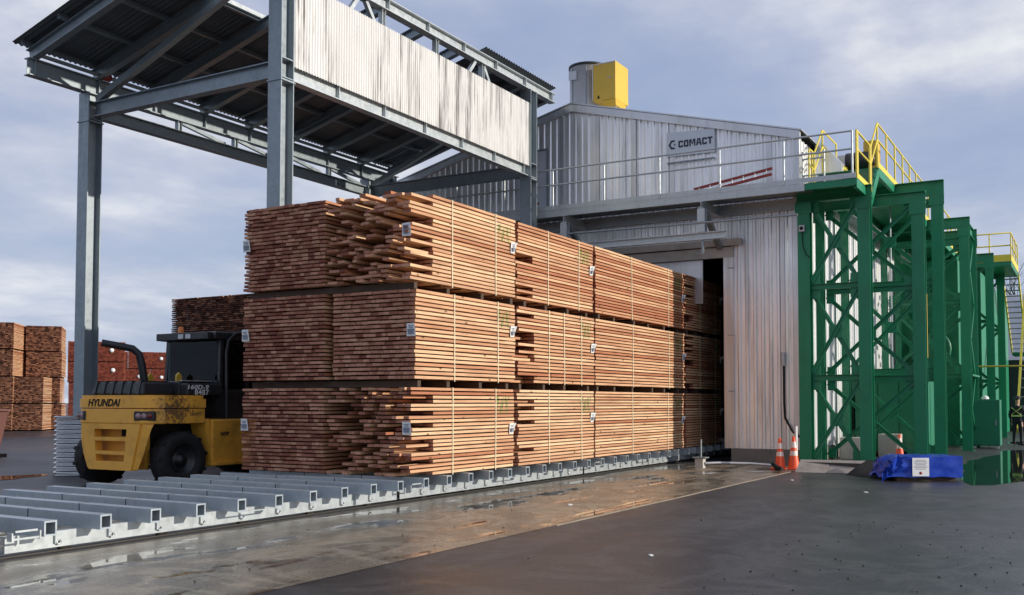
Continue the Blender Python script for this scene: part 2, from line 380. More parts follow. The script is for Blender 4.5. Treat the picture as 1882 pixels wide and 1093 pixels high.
# ------------------------------------------------------------------ kiln carts
def make_cart(x0, label, stub=False):
    t = thing('kiln_cart', label, 'kiln cart', (x0, 11.2, 0), 'galvanized kiln carts coupled along the track')
    n = 10; sp = .664; ln = n * sp
    for y in (9.55, 12.75):
        s = -1 if y < 11 else 1
        c = MB(); yw = y + .03 * (-s)
        c.channel((x0 + .03, y, .142), (x0 + ln - .03, y, .142), .168, .07, (0, -s, 0), tf=.014)
        c.build('side_beam', 'galvsheet', t)
        for i in range(n):
            xc = x0 + .33 + i * sp + .25
            if xc > x0 + ln - .1: continue
            l = MB(); yo = y + s * .007
            l.box(xc, xc + .022, min(yo, yo + s * .03), max(yo, yo + s * .03), .10, .20)
            l.lathe((xc + .045, yo, .115), (0, s, 0), [(0, .03), (.035, .03), (.035, .016), (.012, .016)], 12)
            l.build('tie_lug', 'galvsheet', t)
        for i in range(5):
            xc = x0 + .75 + i * 1.3
            w = MB(); w.lathe((xc, y + .06 - (s < 0) * .0, .075), (0, 1, 0), [(-.03, .0), (-.03, .075), (.03, .075), (.03, .0)], 20)
            w.build('wheel', 'rail', t)
    for i in range(n):
        xc = x0 + .33 + i * sp
        w, h, th, y0, y1 = .145, .158, .019, 9.24, 13.04
        q = MB()
        zt = .384
        q.box(xc - w / 2, xc + w / 2, y0, y1, zt - th, zt); q.box(xc - w / 2, xc + w / 2, y0, y1, zt - h, zt - h + th)
        q.box(xc - w / 2, xc - w / 2 + th, y0, y1, zt - h + th, zt - th); q.box(xc + w / 2 - th, xc + w / 2, y0, y1, zt - h + th, zt - th)
        q.box(xc - w / 2 + th, xc + w / 2 - th, y0 + .45, y0 + .46, zt - h + th, zt - th, m=1)
        for yy in (1.25, 2.5 + .1 * (i % 3)): q.box(xc - w / 2 - .0015, xc + w / 2 + .0015, y0 + yy, y0 + yy + .014, zt - h - .0015, zt + .0015, m=1)
        q.build('cross_tube', ['galvtube', 'black'], t)
    k = MB(); k.box(x0 - .09, x0 + .21, 9.235, 9.245, .225, .245); k.box(x0 - .1, x0 - .085, 9.23, 9.31, .215, .30); k.box(x0 + .205, x0 + .22, 9.23, 9.31, .215, .30)
    k.box(x0 - .06, x0 + .18, 9.232, 9.242, .30, .32)
    k.build('coupling_bracket', 'galvsheet', t)
    br = MB(); xa = x0 + .33 + 4 * sp; br.box(xa - .05, xa + sp + .05, 9.236, 9.25, .212, .226); br.build('end_stop_bar', 'galvsheet', t)
    st = MB(); xa = x0 + 5.55; st.box(xa, xa + .05, 9.50, 9.542, .075, .21); st.build('stiffener_plate', 'galvsheet', t)
    return t
carts = ['empty galvanized kiln cart in the left foreground running out of frame', 'empty galvanized kiln cart just before the first lumber stack', 'galvanized kiln cart under the first two lumber stacks', 'galvanized kiln cart under the long third lumber stack', 'galvanized kiln cart going into the dark kiln opening']
for i, lb in enumerate(carts): make_cart(-.50 + 6.66 * i - .0, lb)
pt = MB(); pt.box(-12, 25.9, 9.36, 9.75, .002, .0065); pt.box(-12, 25.9, 12.55, 12.94, .002, .0065); tag(pt.build('rail_shade_strip', 'rail'), kind='structure')  # dark strips on the slab, painting in the shade under the cart beams
rl = MB()
for y in (9.62, 12.68): rl.box(-12, 33, y - .05, y + .05, .007, .022)
o = rl.build('rail_track', 'rail'); tag(o, 'dark flat steel rails set in the wet slab under the kiln carts', 'rails')

# ------------------------------------------------------------------ lumber
def package_mesh(name, length, width, height, ragged, seed, layers=22, endmat='end', tone=.5, bright=0., sidecut=.0, holes=.45):
    r = random.Random(seed); mb = MB(); p = height / layers; th = p * .655
    for k in range(layers):
        z = k * p + p - th if k else 0.; z1 = k * p + p; z = z1 - th
        y = 0.; lt = r.gauss(tone, .06); first = True
        skew = r.uniform(-.008, .008)
        while y < width - .05:
            w = r.choice((.089, .12, .14, .14, .14, .165, .19))
            if width - (y + w) < .08: w = width - y
            tt = min(1, max(0, r.gauss(lt, .33)))
            x0 = -length + r.uniform(-.018, .018) + (.03 if r.random() < .12 else 0)
            if ragged and r.random() < holes * (1.0 if y > .01 else .0 if sidecut else 1.): x0 = -length + (.66 + r.uniform(-.03, .03) if r.random() < .8 else r.uniform(.05, .3))
            elif ragged: x0 = -length + r.uniform(-.06, .05)
            x1 = 0 + r.uniform(-.02, .02)
            ya = y + .002 + (skew if y == 0 else 0) + (r.uniform(0, .012) if y == 0 else 0)
            if y == 0 and sidecut: notch = r.random() < sidecut; x0 = -length + .62 if notch else x0
            elif y < .25 and sidecut and notch and r.random() < .85: x0 = -length + .66
            dz = r.uniform(-.002, .002)
            tw = r.uniform(-.004, .004)
            mb.box(x0, x1, ya, y + w - r.choice((.003, .004, .006, .009)), z + dz + tw * .3, z1 + dz, 0, tt, mx=1)
            y += w; first = False
        if k < layers - 1 or True:
            for s in range(int(length / .62) + 1):
                xs = -length + .30 + s * .62 + r.uniform(-.03, .03)
                if xs > -.05: break
                if ragged and xs < -length + .6: continue
                mb.box(xs, xs + .035, .07 + r.uniform(0, .03), width - .05, k * p, z, 2, .35)  # stickers in dark wood, so colour deepens the shade in the layer gaps
    me_o = mb.build(name, ['pale', endmat, 'bearer']); return me_o
def pack(x0, x1, y0, y1, z0, z1, ragged, seed, label, group, layers=22, straps=2, fronttag=True, sidetag=True, endmat='end', tone=.5, sidecut=0., holes=.45, name='lumber_bundle', mesh=None, hidden_strap=False):
    t = thing(name, label, 'lumber bundle', (x1, y0, z0), group, local=True)
    ln, w, h = x1 - x0, y1 - y0, z1 - z0
    if mesh is None: b = package_mesh('board_stack', ln, w, h, ragged, seed, layers, endmat, tone, sidecut=sidecut, holes=holes)
    else: b = bpy.data.objects.new('board_stack', mesh); COL.objects.link(b)
    b.parent = t
    r = random.Random(seed + 99)
    for s in range(straps):
        xs = -ln * (.63 if s == 0 else (.20 if s == 1 else .42)) + r.uniform(-.05, .05)
        q = MB(); lean = r.uniform(-.02, .02)
        q.obox((xs + lean / 2, -.004, h / 2), (.011, 0, 0), (0, .0025, 0), (lean / 2, 0, h / 2 + .006)); q.obox((xs, w / 2, h + .006), (.011, 0, 0), (0, w / 2 + .005, 0), (0, 0, .003))
        q.build('strap', 'strap', t)
    def label_tag(cx, cy, cz, right, nrm, w_=.17, h_=.2, curl=.03):
        rt, nn, up = Vector(right), Vector(nrm), Vector((0, 0, 1)); q = MB()
        g = []
        for i in range(4):
            for j in range(4):
                u, v = i / 3 - .5, j / 3 - .5
                g.append(Vector((cx, cy, cz)) + rt * u * w_ + up * v * h_ + nn * (.006 + curl * (u + .5) ** 2 * (v + .5) + curl * .5 * max(0, v)))
        vs = g + [p - nn * .0015 for p in g]; fs = []
        for i in range(3):
            for j in range(3):
                a = i * 4 + j; fs.append((a, a + 4, a + 5, a + 1)); fs.append((16 + a, 17 + a, 21 + a, 20 + a))
        q.add(vs, fs)
        o = q.build('paper_tag', 'paper', t)
        pr = MB()
        c0 = Vector((cx, cy, cz)) + nn * (.012 + curl * .5)
        for (v, hh, ww) in ((.30, .012, .6), (.17, .012, .45), (-.02, .03, .7), (-.2, .05, .62)):
            pr.obox(c0 + up * v * h_, rt * w_ * ww / 2, nn * .001, up * hh / 2)
        pr.build('printed_bars', 'print', o)
    if fronttag is not False and fronttag is not None:
        ty = .07 if fronttag is True else fronttag
        label_tag(-ln - .015, ty, h * .55 if fronttag is True else h * .56, (0, -1, 0), (-1, 0, 0), .18, .21)
    if sidetag: label_tag(-.14, -.01, h * r.uniform(.5, .68), (1, 0, 0), (0, -1, 0), .13, .2, .06)
    return t
ZT = [(.384, 1.835), (1.955, 3.425), (3.545, 5.03)]
TN = ['bottom', 'middle', 'top']
SG = 'lumber bundles stacked on the kiln carts'
stacks = [(12.92, 16.2), (16.33, 19.64), (19.75, 25.2), (25.33, 28.3)]
SN = ['nearest stack', 'second stack', 'long third stack', 'fourth stack at the kiln']
ragged = {(0, 0): (1, .48, .6), (0, 2): (1, .40, .6), (1, 0): (1, .3, .4), (1, 1): (1, .35, .4), (1, 2): (1, .32, .4), (3, 1): (1, .3, .4), (3, 2): (1, .25, .4)}
lab = {(0, 0): 'ragged ended lumber bundle, bottom right of the nearest stack, on the cart', (0, 1): 'flush ended lumber bundle, middle right of the nearest stack, tag at its corner', (0, 2): 'ragged ended lumber bundle, top right of the nearest stack, uneven top layer'}
sx = {}
for i, (a, b) in enumerate(stacks):
    for k, (z0, z1) in enumerate(ZT):
        rg = ragged.get((i, k)); dx = {(0, 1): .09, (0, 0): 0, (0, 2): -.06}.get((i, k), rnd.uniform(-.03, .03))
        lb = lab.get((i, k)) or f'{"ragged" if rg else "flush"} lumber bundle on the {TN[k]} tier of the {SN[i]}'
        tone = [[.62, .72, .70], [.86, .62, .5], [.66, .42, .36], [.55, .45, .42]][i][k]
        pack(a + dx, b + rnd.uniform(-.02, .02), 9.37 + rnd.uniform(-.015, .015), 11.08, z0, z1, bool(rg), 100 + i * 10 + k, lb, SG, straps=3 if (i, k) == (1, 1) else 2,
             fronttag=(i == 0), sidetag=True, tone=tone, sidecut=rg[1] if rg else 0, holes=rg[2] if rg else 0, layers=[22, 21, 22][k])
for k, (z0, z1) in enumerate(ZT):
    pack(12.93, 16.2, 11.20, 13.08, z0, z1, False, 300 + k, f'flush ended lumber bundle in shade, {TN[k]} left of the nearest stack', SG, fronttag=1.80, sidetag=False, tone=.48, layers=22)
# bearers between tiers
for i, (a, b) in enumerate(stacks):
    for g, z0 in ((0, 1.845), (1, 3.435)):
        n = 4 if i != 2 else 6
        for j in range(n):
            x = a + .18 + (b - a - .45) * j / (n - 1) + rnd.uniform(-.1, .1)
            q = MB(); q.box(x, x + .09, 9.42 + rnd.uniform(-.06, .06), 13.05 if i == 0 else 11.05, z0, z0 + .105)
            tag(q.build('bearer', 'bearer', origin=(x, 9.4, z0)), f'dark bearers in the gap under the {TN[g+1]} tier, {SN[i]}', 'bearer', f'bearers under the {TN[g+1]} tier of the {SN[i]}')

# tall shaded pile behind the forklift
base_dark = None
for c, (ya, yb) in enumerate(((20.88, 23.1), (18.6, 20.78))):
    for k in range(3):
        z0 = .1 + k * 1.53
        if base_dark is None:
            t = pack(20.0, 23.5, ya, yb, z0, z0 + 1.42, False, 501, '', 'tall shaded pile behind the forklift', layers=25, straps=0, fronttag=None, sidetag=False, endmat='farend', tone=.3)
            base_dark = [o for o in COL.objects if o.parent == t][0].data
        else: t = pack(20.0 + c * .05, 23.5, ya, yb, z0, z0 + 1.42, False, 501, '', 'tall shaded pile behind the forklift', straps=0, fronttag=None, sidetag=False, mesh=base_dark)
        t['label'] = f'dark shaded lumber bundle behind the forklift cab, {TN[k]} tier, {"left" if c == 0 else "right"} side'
# far yard piles
def far_mesh(name, endmat, tone, seed, w=1.85, ln=3.4, h=1.40):
    o = package_mesh(name, ln, w, h, False, seed, 20, endmat, tone); me = o.data; COL.objects.unlink(o); bpy.data.objects.remove(o); return me
FM = [far_mesh('board_stack', 'farend', .52, 601), far_mesh('board_stack', 'farend', .45, 602)]
FR = [far_mesh('board_stack', 'redend', .5, 611), far_mesh('board_stack', 'redend', .45, 612)]
def far_pile(px, py, rot, tiers, meshes, group, desc, ln=3.4, w=1.85, h=1.40, p=1.475, dots=False):
    # (px, py): ground point of the near right corner; rot: heading of the boards
    names = ['bottom tier', 'second tier', 'third tier', 'fourth tier']
    c, s_ = math.cos(rot), math.sin(rot)
    for k in range(tiers):
        jx, jy = rnd.uniform(-.06, .06), rnd.uniform(-.05, .05)
        t = thing('lumber_bundle', f'{"topmost" if k == tiers - 1 else names[k]} lumber bundle of {desc}', 'lumber bundle', (px + c * ln + jx, py + s_ * ln + jy, .05 + k * p), group, local=True, rotz=rot)
        b = bpy.data.objects.new('board_stack', rnd.choice(meshes)); COL.objects.link(b); b.parent = t
        q = MB()
        for xx in (-ln + .3, -ln / 2, -.4): q.box(xx, xx + .1, .03, w - .03, h + .005, p - .005)
        if k < tiers - 1: q.build('bearer_row', 'bearer', t)
        if dots:
            d = MB(); yy, zz = w * rnd.uniform(.3, .6), h * rnd.uniform(.5, .62)
            d.lathe((-ln - .04, yy, zz), (-1, 0, 0), [(0, .15), (.01, .15), (.012, .0)], 14); d.build('round_tag', 'whiteplate', t)
YG = 'weathered lumber piles across the yard'
far_pile(32.9, 50.3, R(44), 4, FM, YG, 'the pile cut by the left photo edge')
far_pile(34.0, 49.35, R(44), 2, FM, YG, 'the low pile before the tall ones')
far_pile(35.6, 51.9, R(47.5), 4, FM, YG, 'the narrow slot between the tall piles')
far_pile(36.0, 50.55, R(50.5), 4, FM, YG, 'the tall pile just left of the column')
RG = 'red ended lumber piles far across the yard'
for (a, b, nm) in ((47.9, 60.1, 'behind the column'), (46.5, 61.4, 'left of the column')): far_pile(a, b, R(54), 4, FR, RG, f'the red ended pile {nm}', dots=True)
for j, nm in enumerate(('right of the column', 'behind the exhaust pipe', 'left of the cab', 'behind the cab')):
    far_pile(57.0 + 1.46 * j, 71.2 - 1.16 * j, R(51.5), 4, FR, RG, f'the far red ended pile {nm}', dots=True)

# ------------------------------------------------------------------ canopy
XC, YN, YF = 14.28, 13.52, 19.21; XR = 24.14
def zr(y): return 9.17 + .2686 * (19.27 - y)
can = thing('steel_canopy', 'tall galvanized steel canopy with sloping roof and streaked white corrugated side panel', 'canopy', (XC, YN, 0))
for (x, y) in ((XC, YN), (XC, YF), (XR, YN), (XR, YF)):
    zt = 10.33 if y == YN else 8.46
    c = MB(); c.ibeam((x, y, .0), (x, y, zt), .36, .34, (1, 0, 0), .024, .018)
    for z in (7.86, 8.24): 
        for s in (-1, 1): c.box(x - .15, x + .15, y + (.012 if s > 0 else -.17), y + (.17 if s > 0 else -.012), z, z + .022)
    c.box(x - .2, x + .2, y - .19, y + .19, 7.80, 7.83)
    c.build('column', 'galv', can)
e = .185
nb = MB(); nb.ibeam((XC + e, YN, 8.055), (XR - e, YN, 8.055), .33, .2)
for i in range(6):
    x = 15.9 + 1.57 * i; nb.box(x, x + .016, YN - .095, YN - .01, 7.915, 8.195); nb.box(x, x + .016, YN + .01, YN + .095, 7.915, 8.195)
nb.build('lower_beam', 'galvsheet', can)
tb = MB(); tb.ibeam((12.7, YN, 10.48), (25.55, YN, 10.48), .27, .22)
for i in range(9):
    x = 12.9 + 1.56 * i; tb.box(x, x + .016, YN - .105, YN - .01, 10.37, 10.59); tb.box(x, x + .016, YN + .01, YN + .105, 10.37, 10.59)
tb.build('top_beam', 'galvsheet', can)
for i in range(4):
    x = 15.35 + 1.6 * i * 1.31; vb = MB(); vb.ibeam((x, YN, 8.225), (x, YN, 10.34), .12, .12, (1, 0, 0), .012, .01); vb.build('truss_post', 'galvsheet', can)
for xa, xb in ((16.6, 15.6), (16.85, 17.9), (21.3, 20.2), (21.7, 22.7)):
    d = MB(); d.bar((xa, YN, 10.33), (xb, YN, 9.0), .09, .09, (0, 1, 0)); d.build('truss_diagonal', 'galvsheet', can)
# corrugated side sheet (real corrugation)
sh = MB(); pitch = .082; x = XC + .21; x1 = XR - .2; prev = None; k = 0; seg = pitch / 6; yb = YN - .13
vs = []
while x < x1:
    ph = 2 * math.pi * (x - XC) / pitch; vs.append((x, yb - .019 * math.sin(ph))); x += seg
b = len(sh.v)
for (xx, yy) in vs: sh.v += [(xx, yy, 8.16), (xx, yy, 9.93)]
for i in range(len(vs) - 1): sh.face([b + 2 * i, b + 2 * i + 2, b + 2 * i + 3, b + 2 * i + 1], 0, .5, True)
sh.build('corrugated_side_panel', 'whitecorr', can)
# far side trusses
fb = MB(); fb.ibeam((XC + e, YF, 8.085), (XR - e, YF, 8.085), .27, .2); fb.build('lower_beam', 'galv', can)
fu = MB(); fu.ibeam((12.72, YF, 8.645), (25.6, YF, 8.645), .37, .2, tf=.02)
for i in range(9):
    x = 12.86 + 1.555 * i; fu.box(x, x + .016, YF - .095, YF - .01, 8.485, 8.805)
fu.build('eave_beam', 'galv', can)
for i in range(5):
    x = 16.75 + 1.85 * i
    if x > XR - .5: break
    p = MB(); p.ibeam((x, YF, 8.222), (x, YF, 8.458), .12, .12, (1, 0, 0), .012, .01); p.build('truss_post', 'galv', can)
    d = MB(); d.bar((x + .1, YF, 8.44), (x + 1.5, YF, 8.24), .08, .08, (0, 1, 0)); d.build('truss_diagonal', 'galv', can)
# rafters and purlins and roof sheets
for i in range(9):
    x = 12.86 + 1.555 * i; r_ = MB()
    y0, y1 = YN + .02, 19.32; o = .10 + .02
    # near end sits between the flanges level of the top beam; depth .25
    p0, p1 = (x, YN + .115, zr(YN + .115) - o - .125), (x, y1, zr(y1) - o - .125)
    r_.ibeam(p0, p1, .25, .16, (0, 0, 1), .016, .012); r_.build('rafter', 'galv', can)
for y in (19.25, 18.05, 16.9, 15.8):
    p = MB(); z = zr(y) - .062; p.channel((12.6, y, z), (25.6, y, z), .10, .06, (0, -1, 0), (0, .26, 1), .006); p.build('purlin', 'galv', can)
for y in (14.7, 13.62):
    p = MB(); z = zr(y) - .062; p.channel((21.65, y, z), (25.5, y, z), .10, .06, (0, -1, 0), (0, .26, 1), .006); p.build('purlin', 'galv', can)
def roof_sheet(name, xa, xb, ya, yb_):
    q = MB(); pr = []; x = xa; pit = .13
    while x < xb: pr.append((x, .018 * math.sin(2 * math.pi * (x - xa) / pit))); x += pit / 6
    b = len(q.v)
    for (xx, dz) in pr: q.v += [(xx, ya, zr(ya) + .02 + dz), (xx, yb_, zr(yb_) + .02 + dz)]
    for i in range(len(pr) - 1): q.face([b + 2 * i, b + 2 * i + 2, b + 2 * i + 3, b + 2 * i + 1], 0, .5, True)
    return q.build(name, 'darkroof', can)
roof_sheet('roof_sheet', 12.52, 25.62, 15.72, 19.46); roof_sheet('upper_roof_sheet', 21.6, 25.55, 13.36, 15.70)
ft = MB(); ft.bar((12.6, 15.71, zr(15.71) - .0), (21.6, 15.71, zr(15.71) - .0), .02, .09); ft.build('edge_flashing', 'galvsheet', can)
# transverse beams and braces
for x in (XC, XR):
    q = MB(); q.ibeam((x, YN + .012, 8.075), (x, YF - .18, 8.075), .33, .2); q.build('tie_beam', 'galv', can)
    q = MB(); q.bar((x - .0, YF - .25, 8.30), (x, YN + .3, 10.3), .14, .14); q.build('knee_brace', 'galv', can)
q = MB(); q.tube([(12.9, YF - .16, 8.90), (25.4, YF - .16, 8.90)], .045, 8)
pp = q.build('sprinkler_pipe', 'galv', can)
for i in range(6):
    x = 14.75 + 1.9 * i; d = MB(); d.tube([(x, YF - .16, 8.90), (x + .03, YF - .16, 8.98), (x + .12, YF - .8, 9.15), (x + .12, YF - 1.5, 9.35)], .026, 7)
    d.build('branch_pipe', 'galv', pp)
f = MB(); f.lathe((14.55, YF - .16, 8.90), (1, 0, 0), [(-.09, .0), (-.09, .085), (.09, .085), (.09, 0)], 12); f.build('red_coupling', 'ladder', pp)
# culvert sleeve round the far left column
cv = thing('culvert_sleeve', 'ribbed corrugated steel culvert sleeve guarding the column foot behind the forklift', 'column guard', (XC, YF, 0))
q = MB(); nz_, na_ = 150, 56
for i in range(nz_ + 1):
    for k in range(na_):
        a = 2 * math.pi * k / na_; z = 1.29 * i / nz_; ph = (z / .1 - k / na_) * 2 * math.pi; r0 = .60 + .028 * math.sin(ph)
        q.v.append((XC + r0 * math.cos(a), YF + r0 * math.sin(a), z))
for i in range(nz_):
    for k in range(na_): k2 = (k + 1) % na_; q.face([i * na_ + k, i * na_ + k2, (i + 1) * na_ + k2, (i + 1) * na_ + k], 0, .5, True)
q.build('corrugated_pipe', 'culvert', cv)
q = MB(); q.lathe((XC, YF, 1.2), (0, 0, 1), [(0, .585), (.05, .585), (.06, .22)], 32); q.build('concrete_fill', 'concrete_block', cv)

# ------------------------------------------------------------------ kiln building
XK = 26.0; YPK = 13.08; ZPK = 10.36; YR = 6.5; YLW = 19.66; SL = (10.36 - 8.68) / (13.08 - 6.5)
def ztop(y): return ZPK - SL * abs(y - YPK)
kil = thing('kiln_building', 'long aluminium clad drying kiln with gabled front and dark charge opening', 'building', (XK, YPK, 0))
def ribbed(mb, ya, yb_, zlo, zhi, x, pitch=.30, rib=.03, out=-1, zcut=None):
    # trapezoid ribs along y; ribs stand out toward 'out' x
    ys = []; y = ya
    prof = [(0, 0), (.34, 0), (.48, 1), (.74, 1), (.88, 0)]
    prof2 = []
    n = int((yb_ - ya) / pitch) + 2
    for i in range(n):
        for (f, h) in prof: prof2.append((ya + (i + f) * pitch, h))
    pts = [(y, h) for (y, h) in prof2 if y < yb_ - 1e-4] + [(yb_, 0)]
    b = len(mb.v)
    extra = []
    for (y, h) in pts: mb.v += [(x + out * h * rib, y, zlo(y) if callable(zlo) else zlo), (x + out * h * rib, y, zhi(y) if callable(zhi) else zhi)]
    for i in range(len(pts) - 1): mb.face([b + 2 * i, b + 2 * i + 1, b + 2 * i + 3, b + 2 * i + 2], 0, .5)
zf_ = lambda y: ztop(y) - .20
fw = MB(); ribbed(fw, YR, 8.30, .38, zf_, XK, .21); ribbed(fw, 8.305, 11.4, 6.0, zf_, XK, .21); ribbed(fw, 11.4, YPK, 6.0, zf_, XK, .21); ribbed(fw, YPK, 17.7, 6.0, zf_, XK, .21); ribbed(fw, 17.7, YLW, .38, zf_, XK, .21)
fw.build('front_wall', 'kiln', kil)
# trims
q = MB(); q.box(XK - .05, XK - .02, YR - .03, YR + .14, .38, 8.45); q.build('corner_trim', 'kilnrib', kil)
q = MB(); q.box(XK - .05, XK - .025, 8.25, 8.52, .38, 5.50); q.build('door_jamb', 'kilnrib', kil)
q = MB(); q.box(XK - .07, XK + .05, 8.24, 17.75, 5.50, 5.78); q.box(XK - .16, XK - .07, 8.0, 17.9, 5.80, 5.98); q.build('door_header', 'concrete_block', kil)
q = MB(); q.box(XK + .10, XK + .14, 9.15, 17.6, 4.3, 5.499); q.build('inner_baffle', 'kilnrib', kil)
for y in (8.95, 9.75, 10.55): pass
# fascia / roof
fa = MB()
for s in (-1, 1):
    ye = YR - .06 if s < 0 else YLW + .06; a = Vector((XK - .09, YPK, ZPK + .0)); bb = Vector((XK - .09, ye, ztop(ye)))
    fa.prism([(XK - .10, YPK, ZPK), (XK - .10, ye, ztop(ye)), (XK - .10, ye, ztop(ye) - .21), (XK - .10, YPK, ZPK - .21)], (.13, 0, 0))
fa.build('gable_fascia', 'kilnrib', kil)
rf = MB()
for s in (-1, 1):
    ye = YR - .12 if s < 0 else YLW + .12
    rf.prism([(XK - .12, YPK, ZPK + .012), (XK - .12, ye, ztop(ye) + .012), (XK - .12, ye, ztop(ye) + .05), (XK - .12, YPK, ZPK + .05)], (50, 0, 0))
rf.build('roof', 'kilnrib', kil)
# side wall (right), ribs along X
sw = MB()
pts = []; x = XK; pit = .30
while x < 75:
    for (f, h) in ((0, 0), (.5, 0), (.58, 1), (.72, 1), (.80, 0)): pts.append((x + f * pit, h))
    x += pit
b = len(sw.v)
for (xx, h) in pts: sw.v += [(xx, YR - h * .03, .38), (xx, YR - h * .03, 8.5)]
for i in range(len(pts) - 1): sw.face([b + 2 * i, b + 2 * i + 2, b + 2 * i + 3, b + 2 * i + 1])
sw.build('side_wall', 'kilnside', kil)
lw = MB(); lw.box(XK, 75, YLW - .05, YLW, 0, 8.5); lw.box(74.9, 75, YR, YLW - .06, 0, 8.5); lw.build('rear_walls', 'kiln', kil)
q = MB(); q.box(XK - .06, XK + .5, YR - .04, 8.34, .0, .378); q.box(XK + .5, 75, YR - .04, YR + .3, 0, .378); q.build('concrete_base', 'concrete_base', kil)
# interior (dark chamber)
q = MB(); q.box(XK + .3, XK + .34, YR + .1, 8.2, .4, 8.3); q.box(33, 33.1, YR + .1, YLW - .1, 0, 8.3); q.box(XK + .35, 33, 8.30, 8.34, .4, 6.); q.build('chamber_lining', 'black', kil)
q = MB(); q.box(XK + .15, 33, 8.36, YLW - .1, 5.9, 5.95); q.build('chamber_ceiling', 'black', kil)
# gable personnel door
q = MB(); q.box(XK - .05, XK - .038, 13.92, 14.95, 7.0, 9.1); dr = q.build('access_door', 'signgrey', kil)
q = MB(); q.box(XK - .07, XK - .0501, 13.86, 13.915, 7.0, 9.16); q.box(XK - .07, XK - .0501, 13.915, 15.0, 9.105, 9.16); q.build('door_frame', 'galv', dr)
# wall seam strips
for y in (7.2, 9.9, 12.2, 13.35, 11.05):
    q = MB(); q.box(XK - .044, XK - .036, y, y + .13, 7.0, zf_(y) - .02 if y < YPK else zf_(y + .13) - .02); q.build('seam_strip', 'kilnrib', kil)
q = MB(); q.box(XK - .044, XK - .036, 6.88, 6.97, .4, 6.6); q.build('seam_strip', 'kilnrib', kil)
# bolts/latches at opening edge
for z in (1.9, 3.4, 5.2):
    q = MB(); q.tube([(XK - .06, 8.24, z), (XK - .06, 8.40, z + .01)], .018, 8); q.build('latch_pin', 'galvsheet', kil)
# roof stuff
q = MB(); q.lathe((27.8, 13.45, 9.9), (0, 0, 1), [(0, .56), (2.1, .56), (2.12, .58), (2.16, .58), (2.16, .5), (1.0, .5)], 40)
vt = thing('exhaust_stack', 'round grey metal exhaust stack standing on the kiln roof ridge', 'exhaust stack', (27.8, 13.45, 10)); q.build('stack_pipe', 'ductgrey', vt)
q = MB(); q.lathe((27.8, 13.45, 10.1), (0, 0, 1), [(.5, .585), (.53, .61), (.56, .585)], 40); q.build('base_ring', 'galv', vt)
for a_ in (2.6, 3.5, 4.2):
    q = MB(); cx_, cy_ = 27.8 + .568 * math.cos(a_), 13.45 + .568 * math.sin(a_); q.box(cx_ - .012, cx_ + .012, cy_ - .012, cy_ + .012, 10.7, 11.98); q.build('seam', 'galv', vt)
q = MB(); q.lathe((27.8, 13.45, 9.9), (0, 0, 1), [(2.17, .5), (2.17, .60), (2.10, .60), (2.10, .565)], 40); q.build('top_flange', 'ftblack', vt)
q = MB(); q.box(27.21, 27.232, 13.55, 13.82, 11.55, 11.82); q.build('access_hatch', 'ductgrey', vt)
vy = thing('yellow_vent_box', 'boxy yellow vent housing clamped to the side of the grey roof stack', 'vent box', (27.5, 12.4, 10.4))
q = MB(); q.prism([(27.1, 12.95, 10.74), (27.1, 12.19, 10.72), (27.1, 12.19, 11.88), (27.1, 12.95, 11.88)], (.95, 0, 0)); q.build('housing', 'ventyellow', vy, bevel=.012)
q = MB(); q.prism([(27.1, 12.19, 10.715), (27.1, 12.60, 10.715), (27.25, 12.55, 10.57), (27.25, 12.25, 10.57)], (.75, 0, 0)); q.build('sloping_base', 'ventyellow', vy)
q = MB(); q.box(27.088, 27.098, 12.93, 12.96, 10.75, 11.87); q.box(27.09, 27.098, 12.20, 12.93, 11.84, 11.86); q.build('seam_flange', 'ductgrey', vy)
q = MB(); q.prism([(27.092, 12.80, 10.80), (27.092, 12.70, 10.80), (27.092, 12.75, 10.90)], (.006, 0, 0)); q.build('warning_triangle', 'black', vy)
q = MB(); q.box(27.085, 27.098, 12.32, 12.48, 11.38, 11.40); q.build('handle', 'ductgrey', vy)
q = MB(); q.tube([(27.35, 12.3, 10.1), (27.35, 12.3, 10.57)], .02, 6); q.build('drain_pipe', 'galv', vy)
for (x, y, w, h) in ((29.5, 8.6, .9, .55), (34, 8.9, 1.1, .6)):
    v = thing('roof_vent', 'low galvanized roof vent with folded flaps on the right roof slope, ' + ('nearer one' if x < 30 else 'farther one'), 'roof vent', (x, y, ztop(y)))
    q = MB(); z = ztop(y) + .28; q.prism([(x, y - w / 2, z - .1), (x, y - w / 2 + .1, z + h * .55), (x, y + w / 2 - .1, z + h * .75), (x, y + w / 2, z + .0)], (1.2, 0, 0)); q.build('hood', 'galvsheet', v)
    q = MB(); q.obox((x + .5, y - w / 2 - .1, z + h * .45), (.5, 0, 0), (0, .14, -.06), (0, .01, .012)); q.build('flap', 'galvsheet', v)
# bright side duct beyond the corner
dq = thing('side_duct', 'bright metal duct hugging the kiln wall behind the yellow rails', 'duct', (28, 6.1, 7))
q = MB(); q.prism([(27.6, 6.45, 7.4), (27.6, 6.45, 8.75), (27.6, 6.25, 8.7), (27.6, 5.75, 8.1), (27.6, 5.75, 7.4)], (1.6, 0, 0)); q.build('duct_body', 'kiln', dq)
q = MB(); q.box(29.5, 30.4, 5.7, 6.4, 7.9, 8.75); q.build('duct_box', 'ductgrey', dq)

